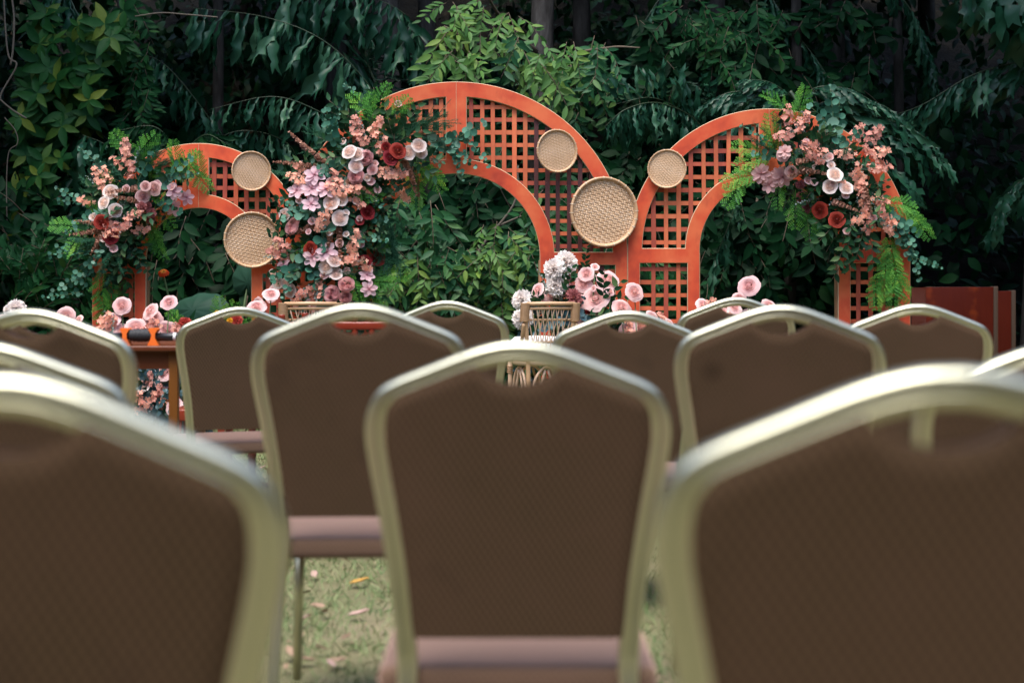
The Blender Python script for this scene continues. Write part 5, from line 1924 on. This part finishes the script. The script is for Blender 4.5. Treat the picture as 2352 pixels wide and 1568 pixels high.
# ---- plant with big drooping leaves under the smallest arch and at far left
bl = empty('broad_leaf_palm', (W(250, 660, 11.8).x, 11.8, 0), 'dark bluish plant of broad drooping fronds left of the smallest arch', 'plant')
frond(bl, PX([(300, 560), (290, 420), (250, 340), (190, 310)], [11.9, 11.6, 11.4, 11.3]), [pxm(90, D), pxm(120, D), pxm(100, D)], 13, (1, .8), 0.75, 0.3, wscale=1.3)
frond(bl, PX([(330, 520), (390, 400), (390, 330), (350, 290), (270, 300)], [11.8, 11.5, 11.3, 11.2, 11.2]), [pxm(60, D), pxm(85, D), pxm(75, D)], 18, (1, .8), 0.6, 0.5, meshes=LEAFLETS_G)
frond(bl, PX([(360, 480), (420, 360), (470, 310), (520, 330)], [11.8, 11.6, 11.5, 11.4]), [pxm(60, D), pxm(80, D), pxm(60, D)], 16, (1, .8), 0.5, 0.5, meshes=LEAFLETS_G)
frond(bl, PX([(180, 40), (150, -20), (110, -40)], 12.0), [pxm(90, D), pxm(90, D)], 8, (1, .8), 0.95, 0.1)
frond(bl, PX([(200, 480), (190, 430), (160, 410)], 11.6), [pxm(70, D), pxm(70, D)], 7, (1, 1), 0.7, 0.3, wscale=1.3)

# ---- leaf sprays for the drooping tree and rosettes for the left shrub
def spray_mesh(seed, mat, n=11, leaf=0.42, wid=0.16):
    r = random.Random(seed)
    lv, lf = lance(4, wid, 0.10, 0.03)
    b = MB()
    bend = r.uniform(-.25, .25)
    P = catmull([(0, 0, 0), (0.5, bend * .4, 0.05), (1.0, bend, -0.15)], 6)
    b.tube(P, 0.010, 4, 0.2, 1)
    for i in range(n):
        q = 0.12 + 0.88 * i / (n - 1)
        p = P[int(q * (len(P) - 1))]
        s = 1 if i % 2 else -1
        d = Vector((0.35 + r.uniform(-.2, .3), s * r.uniform(.15, .75), r.uniform(-.3, .3)))
        Mx = frame_matrix(p, d, Vector((r.uniform(-.5, .5), r.uniform(-.5, .5), 1)), leaf * r.uniform(.75, 1.1))
        # leaves hang: in the sprays' own frame -y is made to point down when placed
        b.add([tuple(Mx @ Vector(v)) for v in lv], [tuple(f) for f in lf], min(1, max(0, r.gauss(.5, .25))), 0)
    return b.mesh('leaf_spray', [mat, M['twig']])


SPRAYS = [spray_mesh(s, M['lf_tree']) for s in range(6)]
SPRAYS_B = [spray_mesh(s + 10, M['lf_bright']) for s in range(5)]
SPRAYS_D = [spray_mesh(s + 20, M['lf_dark'], 13, 0.45, 0.2) for s in range(4)]
SPRAYS_M = [spray_mesh(s + 30, M['lf_mid'], 12, 0.42, 0.17) for s in range(4)]


def rosette_mesh(seed):
    r = random.Random(seed)
    lv, lf = lance(4, 0.20, 0.22, 0.05, 0.012)
    b = MB()
    n = r.choice((5, 6, 7))
    for i in range(n):
        a = 2 * math.pi * i / n + r.uniform(-.25, .25)
        d = Vector((math.cos(a), math.sin(a), r.uniform(-.15, .25)))
        Mx = frame_matrix((0, 0, 0), d, (0, 0, 1), r.uniform(.7, 1.1))
        b.add([tuple(Mx @ Vector(v)) for v in lv], [tuple(f) for f in lf], min(1, max(0, r.gauss(.5, .28))))
    return b.mesh('leaf_rosette', M['lf_rosette'])


ROS = [rosette_mesh(s) for s in range(6)]


def spray_at(parent, me, px, py, d, ang, L, tilt=-0.3, name='leaf_spray'):
    p = W(px, py, d)
    a = R(ang)
    dr = Vector((math.cos(a), tilt, math.sin(a)))
    nrm = Vector((random.uniform(-.4, .4), -1, random.uniform(.2, .9)))
    return obj(name, me, parent, frame_matrix(p - Vector(parent.location), dr, nrm, L * random.uniform(.65, 1.25)))


def region_sprays(parent, meshes, n, poly, d0, d1, ang, L):
    """sprays scattered inside a photo-space quad list of (x0, x1, y0, y1)"""
    for (x0, x1, y0, y1, w_) in poly:
        for _ in range(int(n * w_)):
            spray_at(parent, random.choice(meshes), random.uniform(x0, x1), random.uniform(y0, y1), random.uniform(d0, d1), random.uniform(*ang), L)


tree = empty('drooping_leaf_tree', (W(1180, 660, 12.6).x, 12.6, 0), 'tree with light green drooping leaves rising behind the top of the tallest arch', 'tree')
trunk(tree, [(W(1235, 0, 13).x, 13.0, 0), (W(1240, 0, 13).x, 13.0, 2.2), (W(1252, 0, 13).x, 13, 4.6)], [0.13, 0.11, 0.10])
for L_ in ([(1240, 330), (1180, 180), (1080, 100), (1020, 60)], [(1240, 260), (1300, 140), (1400, 110), (1470, 110)], [(1240, 420), (1320, 260), (1400, 180)], [(1230, 120), (1150, 40), (1110, -30)], [(1250, 300), (1180, 260), (1080, 200)]):
    trunk(tree, PX(L_, [12.9, 12.3, 11.9, 11.8][:len(L_)]), [0.03, 0.016, 0.006], 'twig', 6, 'branch')
region_sprays(tree, SPRAYS_B, 10, [(1010, 1120, 0, 130, 1.5), (1100, 1200, -10, 60, .7), (1030, 1110, 110, 190, 0.6), (1220, 1320, 90, 200, 1.3), (1130, 1230, 90, 150, .3)], 11.5, 12.1, (215, 330), pxm(95, 11.8))
region_sprays(tree, SPRAYS, 10, [(1250, 1400, 110, 210, 1.3), (1350, 1470, 80, 150, 1.0), (1140, 1250, 60, 150, .5), (1030, 1200, 180, 330, .9), (1300, 1400, 180, 260, .5)], 11.7, 12.4, (215, 325), pxm(90, 11.9))
shrub_c = empty('drooping_leaf_shrub', (W(1060, 660, 11.7).x, 11.7, 0), 'leafy green shrub with drooping leaves seen through the tallest arch', 'shrub')
for L_ in ([(1050, 960), (1070, 780), (1090, 600), (1180, 470), (1190, 380)], [(1070, 800), (1010, 650), (960, 560), (930, 520)], [(1090, 700), (1160, 620), (1230, 560)], [(1060, 620), (1110, 540), (1260, 470)], [(1050, 900), (1130, 760), (1220, 680)]):
    trunk(shrub_c, PX(L_, [11.9, 11.8, 11.6, 11.5, 11.5][:len(L_)]), [0.022, 0.014, 0.005], 'vine', 6, 'branch')
region_sprays(shrub_c, SPRAYS, 10, [(900, 1030, 530, 720, 3.4), (1000, 1130, 560, 760, 3.6), (1100, 1250, 560, 760, 3.6), (880, 1000, 420, 560, 1.6), (1150, 1260, 480, 600, 1.6), (950, 1250, 700, 1000, 3.6)], 11.0, 11.6, (215, 325), pxm(92, 11.3))
region_sprays(shrub_c, SPRAYS_B, 8, [(1100, 1240, 500, 620, 1.9), (940, 1000, 540, 640, .6), (1050, 1200, 640, 720, .8), (900, 960, 620, 720, .6)], 10.9, 11.3, (220, 320), pxm(85, 11))
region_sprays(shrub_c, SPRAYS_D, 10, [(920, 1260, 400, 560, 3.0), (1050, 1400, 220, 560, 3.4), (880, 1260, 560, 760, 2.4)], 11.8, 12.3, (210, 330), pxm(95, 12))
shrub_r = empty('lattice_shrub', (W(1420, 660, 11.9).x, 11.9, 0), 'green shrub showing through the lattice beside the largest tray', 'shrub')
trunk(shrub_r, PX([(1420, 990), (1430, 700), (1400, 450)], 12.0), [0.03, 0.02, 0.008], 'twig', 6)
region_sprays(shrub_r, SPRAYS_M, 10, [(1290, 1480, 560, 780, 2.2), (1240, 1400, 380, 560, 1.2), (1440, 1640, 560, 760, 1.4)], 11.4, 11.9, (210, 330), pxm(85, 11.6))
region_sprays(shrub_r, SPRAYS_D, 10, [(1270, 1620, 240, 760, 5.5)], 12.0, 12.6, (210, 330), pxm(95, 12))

shrub_l = empty('rosette_shrub', (W(150, 660, 12).x, 12.0, 0), 'green shrub with star-shaped leaf rosettes and a few yellow leaves at the upper left', 'shrub')
trunk(shrub_l, PX([(160, 1000), (170, 700), (150, 400), (200, 200)], 12.3), [0.05, 0.03, 0.012], 'twig', 7)
for (x0, x1, y0, y1, n_) in ((60, 240, 90, 240, 46), (180, 290, 20, 140, 26), (40, 160, 200, 300, 24), (60, 150, 30, 100, 8), (40, 150, 300, 480, 34), (20, 110, 420, 560, 18), (150, 240, 220, 300, 14)):
    for _ in range(n_):
        p = W(random.uniform(x0, x1), random.uniform(y0, y1), random.uniform(11.4, 12.2))
        nrm = Vector((random.uniform(-.6, .6), -1, random.uniform(0, 1.1)))
        x_ = Vector((random.uniform(-1, 1), 0, random.uniform(-1, 1)))
        obj('leaf_rosette', random.choice(ROS), shrub_l, frame_matrix(p - Vector(shrub_l.location), x_, nrm, pxm(random.uniform(38, 58), 11.8)))
creeper = empty('creeper_column', (W(300, 660, 12.2).x, 12.2, 0), 'column of small glossy creeper leaves hanging beside the rosette shrub', 'creeper')
trunk(creeper, PX([(300, 1000), (290, 600), (300, 300), (270, -40)], 12.5), [0.04, 0.03, 0.02], 'bark', 7)
region_sprays(creeper, SPRAYS_M, 10, [(255, 345, 0, 120, 1.6), (280, 345, 100, 210, 2.2), (240, 340, 200, 280, .8)], 11.9, 12.2, (225, 315), pxm(62, 12))
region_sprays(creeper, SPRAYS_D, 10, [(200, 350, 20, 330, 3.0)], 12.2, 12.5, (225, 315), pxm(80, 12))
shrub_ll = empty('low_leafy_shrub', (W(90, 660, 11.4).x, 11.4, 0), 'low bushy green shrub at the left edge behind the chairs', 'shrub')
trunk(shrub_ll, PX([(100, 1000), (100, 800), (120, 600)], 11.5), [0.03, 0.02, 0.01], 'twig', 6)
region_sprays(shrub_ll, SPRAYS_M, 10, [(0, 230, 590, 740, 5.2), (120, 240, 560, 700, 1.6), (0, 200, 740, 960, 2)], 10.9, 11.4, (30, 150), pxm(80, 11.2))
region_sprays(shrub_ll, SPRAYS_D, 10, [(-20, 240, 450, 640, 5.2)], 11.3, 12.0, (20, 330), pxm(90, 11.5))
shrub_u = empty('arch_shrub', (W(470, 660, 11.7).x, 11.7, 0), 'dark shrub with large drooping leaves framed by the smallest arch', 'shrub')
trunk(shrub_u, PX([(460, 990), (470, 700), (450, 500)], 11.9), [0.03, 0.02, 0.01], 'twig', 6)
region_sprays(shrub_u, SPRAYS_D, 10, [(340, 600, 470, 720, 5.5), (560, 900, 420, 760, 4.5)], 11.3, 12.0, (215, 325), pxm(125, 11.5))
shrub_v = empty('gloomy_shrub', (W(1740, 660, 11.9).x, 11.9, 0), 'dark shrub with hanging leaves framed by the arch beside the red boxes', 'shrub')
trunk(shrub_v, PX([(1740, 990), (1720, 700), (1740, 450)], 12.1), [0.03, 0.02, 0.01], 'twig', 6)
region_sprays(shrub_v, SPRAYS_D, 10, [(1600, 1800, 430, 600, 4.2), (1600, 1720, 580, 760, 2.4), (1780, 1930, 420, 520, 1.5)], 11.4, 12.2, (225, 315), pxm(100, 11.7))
frond(shrub_v, PX([(1700, 420), (1680, 500), (1640, 600)], 11.5), [pxm(70, 11.5), pxm(80, 11.5)], 14, (1, 1), 0.9, 0.1)
shrub_t = empty('hanging_foliage_tree', (W(1640, 660, 12.9).x, 12.9, 0), 'tree with dark green leaves hanging above the arch beside the red boxes', 'tree')
trunk(shrub_t, [(W(1640, 0, 13.1).x, 13.1, 0), (W(1650, 0, 13.1).x, 13.1, 2.4), (W(1640, 0, 13.1).x, 13.0, 5)], [0.10, 0.08, 0.06], 'bark_dark')
region_sprays(shrub_t, SPRAYS_D, 10, [(1450, 1760, 20, 260, 5.5), (1760, 2000, -10, 200, 3.5), (1500, 1900, 230, 400, 2.2)], 12.3, 12.9, (215, 325), pxm(85, 12.5))
region_sprays(shrub_t, SPRAYS_M, 10, [(1560, 1800, -10, 100, 2.6), (1620, 1740, 60, 160, .9)], 12.0, 12.4, (215, 325), pxm(75, 12.2))
for (x0, r_, lab) in ((978, 0.10, 'bare grey trunk standing behind the tallest arch'), (886, 0.02, None)):
    if lab:
        t_ = empty('bare_tree', (W(x0, 660, 14).x, 14.0, 0.5), lab, 'tree')
        trunk(t_, [(W(x0, 0, 14).x, 14, 0.3), (W(x0 + 4, 0, 14).x, 14, 2.5), (W(x0 - 6, 0, 14).x, 14, 7)], [r_, r_ * .9, r_ * .8])

# ---- tall trees on the slope: their crowns close the canopy and shade what lies below
cl, cf = lance(3, 0.26, 0.2, 0.05)
def crown_mesh(n, rx, ry, rz, leaf, mat, seed, shell=0.45):
    r = np.random.default_rng(seed)
    u = r.normal(size=(n, 3))
    u /= np.linalg.norm(u, axis=1)[:, None]
    rad = (shell + (1 - shell) * r.random(n)) ** 0.6
    lump = 0.75 + 0.35 * np.sin(u[:, 0] * 5 + seed) * np.cos(u[:, 1] * 4 + u[:, 2] * 6)
    loc = u * (rad * lump)[:, None] * np.array([rx, ry, rz])
    X = u + r.normal(size=(n, 3)) * 0.7 + np.array([0, 0, -0.5])
    Rm = frames(X, r.normal(size=(n, 3)) * 0.6 + np.array([0, -0.2, 1.0])) * (leaf * r.uniform(.7, 1.25, n))[:, None, None]
    P, Fa, T = scatter(cl, cf, Rm, loc, np.clip(r.normal(.45, .25, n), 0, 1))
    return mesh_np('crown', P, Fa, mat, True, T)


crowns = [crown_mesh(6000, 2.6, 1.9, 1.6, 0.30, M['lf_dark'], s) for s in (1, 2, 3)]
for i, (x, y, zc_, trunk_r, lab) in enumerate([
    (-4.6, 13.6, 5.6, 0.10, 'tall tree on the slope at the far left, its crown above the picture'),
    (-1.9, 14.6, 6.3, 0.14, 'tall tree on the slope behind the smallest arch, its crown above the picture'),
    (0.6, 14.2, 6.4, 0.12, 'tall tree on the slope behind the tallest arch, its crown above the picture'),
    (3.1, 14.0, 6.0, 0.11, 'tall tree on the slope behind the arch beside the red boxes'),
    (5.4, 13.4, 5.4, 0.10, 'tall tree on the slope behind the red boxes'),
    (-3.4, 17.5, 7.6, 0.14, 'tall tree higher up the slope behind the feather palm'),
    (1.8, 17.5, 8.0, 0.14, 'tall tree higher up the slope behind the drooping tree'),
    (4.8, 16.8, 7.4, 0.14, 'tall tree higher up the slope in the dark corner'),
    (-5.0, 12.0, 6.1, 0.07, 'slender tree at the foot of the slope beyond the rosette shrub'),  # the four slender trees are added, crowns out of view, to cut sky light
    (-2.7, 12.6, 6.3, 0.06, 'slender tree at the foot of the slope behind the elephant ear plant'),
    (2.4, 12.5, 6.3, 0.06, 'slender tree at the foot of the slope behind the gloomy shrub'),
    (4.4, 12.2, 6.0, 0.07, 'slender tree at the foot of the slope behind the red boxes'),
]):
    t_ = empty('slope_tree', (x, y, 0.62 * max(0, y - 12.6)), lab, 'tree', 'trees on the slope')
    z0 = t_.location.z
    trunk(t_, [(x, y, z0 - 0.2), (x + 0.1, y, zc_ * .5), (x, y, zc_ + 0.5)], [trunk_r, trunk_r * .8, trunk_r * .4], 'bark_dark')
    obj('crown', crowns[i % 3], t_, Matrix.Translation((0, 0, zc_ - z0)) @ Matrix.Rotation(random.uniform(0, 6), 4, 'Z'))

# ---- undergrowth on the slope: a mass nobody could count
n = 60000
ux = RV.uniform(-7.5, 7.5, n)
uy = 12.4 + 5.5 * RV.random(n) ** 1.3
uz = 0.62 * np.maximum(0, uy - 12.6) + RV.random(n) ** 1.5 * (1.9 + 0.9 * np.sin(ux * 1.3) * np.cos(ux * 0.7 + 1))
dens = np.array([mnoise.noise(Vector((x * 0.8, y * 0.8, z * 0.9))) for x, y, z in zip(ux, uy, uz)])
keep = dens > -0.22
keep &= ~((ux > 3.4) & (RV.random(n) < 0.75))
ux, uy, uz = ux[keep], uy[keep], uz[keep]
n = len(ux)
X = RV.normal(size=(n, 3)) * 0.7 + np.array([0, -0.5, -0.6])
Rm = frames(X, RV.normal(size=(n, 3)) * 0.5 + np.array([0, -0.5, 0.8])) * RV.uniform(0.10, 0.24, n)[:, None, None]
P, Fa, T = scatter(cl, cf, Rm, np.stack([ux, uy, uz], -1), np.clip(RV.normal(.4, .25, n), 0, 1))
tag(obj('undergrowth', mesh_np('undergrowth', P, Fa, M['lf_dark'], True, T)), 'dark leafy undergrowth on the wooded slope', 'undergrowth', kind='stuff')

# ---- rank grass along the foot of the hedge
gv, gf = lance(3, 0.035, 0.30, 0.004)
n = 5200
ux = RV.uniform(-4.2, 4.4, n); uy = RV.uniform(10.3, 11.6, n)
az = RV.uniform(0, 6.28, n); el = RV.uniform(.6, 1.45, n)
X = np.stack([np.cos(az) * np.cos(el), np.sin(az) * np.cos(el), np.sin(el)], -1)
Rm = frames(X, RV.normal(size=(n, 3)) * .3 + np.array([0, 0, 1.])) * RV.uniform(.15, .42, n)[:, None, None]
P, Fa, T = scatter(gv, gf, Rm, np.stack([ux, uy, np.full(n, -0.01)], -1), np.clip(RV.normal(.5, .25, n), 0, 1))
tag(obj('tall_grass', mesh_np('tall_grass', P, Fa, M['lf_mid'], True, T)), 'rank green grass along the foot of the shrubs', 'grass', kind='stuff')

# ---- vines and bare twigs at the left edge
for (L_, r_, lab) in (
    ([(8, -20), (12, 60), (20, 130), (38, 150), (5, 210), (0, 230)], 0.012, 'bare vine looping down at the top of the left edge'),
    ([(25, -20), (32, 40), (30, 110), (24, 150)], 0.014, 'straight grey vine hanging at the upper left corner'),
    ([(-10, 220), (25, 250), (60, 272)], 0.012, 'bare grey twig pointing into the rosette shrub'),
    ([(10, 270), (35, 300), (40, 330), (20, 350), (15, 420), (16, 520)], 0.007, 'thin dry vine hanging at the left edge below the bare twig'),
    ([(310, 38), (370, 30), (430, 34), (500, 40)], 0.010, 'thin pale twig crossing above the creeper column'),
):
    P_ = PX(L_, 11.3)
    o = MB()
    o.tube([p - P_[0] for p in catmull(P_, 6)], r_ * 0.6, 6)
    vo = o.build('vine', M['vine'])
    vo.location = P_[0]
    tag(vo, lab, 'vine', 'dry vines and twigs')


# ---- elephant ears and the orange bloom under the smallest arch
def ear_leaf(parent, px, py, d, wpx, hpx, roll, tilt):
    """heart-shaped leaf with raised veins"""
    V, T = [], []
    Fc = []
    nr, na = 6, 28
    for i in range(nr + 1):
        q = i / nr
        for j in range(na):
            a = 2 * math.pi * j / na
            rr = 1.0 + 0.10 * math.cos(a) - 0.30 * math.exp(-((a - math.pi) / 0.28) ** 2) + 0.03 * math.sin(9 * a)
            x, y = q * rr * math.cos(a), q * rr * math.sin(a)
            z = -0.22 * q * q + 0.035 * math.cos(9 * a) * q - 0.10 * q * abs(math.sin(a)) * q
            V.append((x, y, z)); T.append(0.45 + 0.4 * (0.5 + 0.5 * math.cos(9 * a)) * (0.3 + q * .6))
    for i in range(nr):
        for j in range(na):
            j2 = (j + 1) % na
            Fc.append((i * na + j, i * na + j2, (i + 1) * na + j2, (i + 1) * na + j))
    me = mesh_np('ear_leaf', V, Fc, M['lf_ear'], True, T)
    p = W(px, py, d) - Vector(parent.location)
    a = R(roll)
    Mx = frame_matrix(p, Vector((math.cos(a), -0.2, math.sin(a))), Vector((0, -1, tilt)), (pxm(wpx, d) / 2, pxm(hpx, d) / 2, pxm(wpx, d) / 2))
    obj('ear_leaf', me, parent, Mx)
    b = MB()
    b.tube(catmull([(p.x * .2, 0.05, -0.0), (p.x * .7, p.y + .1, p.z * .6), (p.x, p.y + 0.02, p.z)], 5), [0.014, 0.008], 6) if False else \
        b.tube([Vector((p.x * .2, p.y * .2 + 0.05, 0)), Vector((p.x * .7, p.y + 0.10, p.z * .6)), Vector((p.x, p.y + 0.02, p.z))], [0.016, 0.012, 0.008], 7)
    b.build('leaf_stalk', M['stem'], parent)


ears = empty('elephant_ear_plant', (W(470, 660, 10.6).x, 10.6, 0), 'elephant ear plant with a wide rounded leaf under the smallest arch', 'plant')
ear_leaf(ears, 440, 712, 10.5, 150, 110, 8, 0.55)
ear_leaf(ears, 568, 650, 10.9, 90, 80, 75, 0.2)
ear_leaf(ears, 400, 780, 10.4, 110, 80, 190, 0.6)
canna = empty('orange_bloom', (W(392, 660, 10.3).x, 10.3, 0), 'single orange and yellow bloom on a tall stem under the smallest arch', 'flower')
bp = W(375, 628, 10.3) - Vector(canna.location)
b = MB(); b.tube(catmull([(0.03, 0, 0), (0.045, 0, 0.55), (0.0, 0, 0.85), tuple(bp)], 6), [0.010, 0.008, 0.006, 0.006][:4] if False else 0.007, 7); b.build('stem', M['stem'], canna)
b = MB()
random.seed(3)
for i in range(8):
    a = i * 0.785
    pr = lambda v: (0.9 * (0.1 + 0.9 * v), 0.55 * v - 0.75 * v * v)
    petal_patch(b, a, 0.5, 1, pr, 4, 4, 0, 0.12, (0.0, 1.0))
obj('bloom', b.mesh('bloom', M['p_canna']), canna, Matrix.Translation(bp + Vector((0, 0, 0.012))) @ Matrix.Rotation(R(38), 4, 'X') @ Matrix.Diagonal((0.044, 0.044, 0.075, 1)))
b = MB(); b.lathe([(0.004, -0.05), (0.011, -0.02), (0.009, 0.0)], 8, tuple(bp)); b.build('calyx', M['stem'], canna)
for sx in (-1, 1):
    b = MB()
    lv, lf = lance(5, 0.09, 0.15, 0.03)
    b.add(lv, [tuple(f) for f in lf], 0.6)
    obj('blade_leaf', b.mesh('blade_leaf', M['lf_mid']), canna, frame_matrix((0.035, 0, 0.45), (0.25 * sx + .1, -.1, 1), (0, -1, .2), 0.42))

# ---- fallen leaves on the lawn
dl_v, dl_f = lance(4, 0.24, -0.25, 0.10)
DL = []
for nm, colr in (('tan', (0.26, 0.17, 0.11)), ('brown', (0.13, 0.075, 0.045)), ('pinkish', (0.36, 0.235, 0.20)), ('ochre', (0.36, 0.20, 0.035))):
    DL.append((nm, mesh_np('fallen_leaf', dl_v, dl_f, plain('dry_leaf_' + nm, colr, 0.8, var=.3, scale=30))))
random.seed(9)
spots = [(800, 1338, 'ochre', 'ochre and dark dry leaf lying on the lawn nearest the chair post'), (796, 1412, 'pinkish', 'pinkish dry leaf on the lawn below the ochre one')]
for (px, py, nm, lab) in spots:
    d = F * CH / (py - HY)
    p = W(px, py, d)
    o = obj('fallen_leaf', dict(DL)[nm])
    o.matrix_basis = frame_matrix((p.x, p.y, gz(p.x, p.y) + 0.004), (1, random.uniform(-.5, .5), 0.02), (0.2, -.1, 1), 0.075)
    tag(o, lab, 'leaf', 'fallen leaves on the lawn')
for i in range(26):
    px, py = (random.uniform(645, 890), random.uniform(1300, 1560)) if i < 17 else (random.uniform(575, 645), random.uniform(1070, 1200))
    y = F * CH / (py - HY)
    x = (px - CX) / F * y
    nm, me = random.choice(DL[:3])
    o = obj('fallen_leaf', me)
    a = random.uniform(0, 6.28)
    o.matrix_basis = frame_matrix((x, y, gz(x, y) + 0.006), (math.cos(a), math.sin(a), random.uniform(-.05, .15)), (random.uniform(-.4, .4), random.uniform(-.4, .4), 1), random.uniform(.03, .065))
    tag(o, 'small dry leaf lying in the grass in the gap between the chairs', 'leaf', 'fallen leaves on the lawn')

# ---- unseen trees added behind and beside the chairs to block low sky light
random.seed(21)
CLEAR_H = 1.0
_nth = ['first', 'second', 'third', 'fourth', 'fifth', 'sixth']
CLEAR_LAB = ['tall tree behind the rows of chairs, outside the picture, %s in its row' % n_ for n_ in _nth]
CLEAR_LAB += ['tall tree at the %s side of the lawn, outside the picture, %s towards the arches' % (sd, n_) for n_ in _nth[:4] for sd in ('left', 'right')]
CLEAR_LAB += ['tall tree in the second row behind the chairs, outside the picture, %s of three' % n_ for n_ in _nth[:3]]
clear = [(-8.5, -5.5), (-5.2, -6.4), (-1.9, -5.8), (1.6, -6.2), (4.9, -5.6), (8.3, -5.9), (-10.2, -1.5), (10.0, -1.2), (-10.6, 3.2), (10.4, 3.4), (-9.6, 7.6), (9.8, 7.8), (-7.4, 11.2), (8.2, 11.4), (-3.6, -9.5), (0.2, -9.8), (3.6, -9.3)]
for i, (x, y) in enumerate(clear):
    t_ = empty('clearing_tree', (x, y, -0.05), CLEAR_LAB[i], 'tree', 'trees round the clearing')
    hgt = random.uniform(4.6, 5.6) * CLEAR_H
    trunk(t_, [(x, y, -0.1), (x + .1, y, hgt * .5), (x, y, hgt)], [0.16, 0.13, 0.06])
    for (dz, sc) in ((hgt - 3.2, 1.15), (hgt - 0.4, 1.3)):
        obj('crown', crowns[i % 3], t_, Matrix.Translation((0, 0, dz)) @ Matrix.Rotation(random.uniform(0, 6), 4, 'Z') @ Matrix.Diagonal((sc, sc * 1.1, sc * 1.15, 1)))
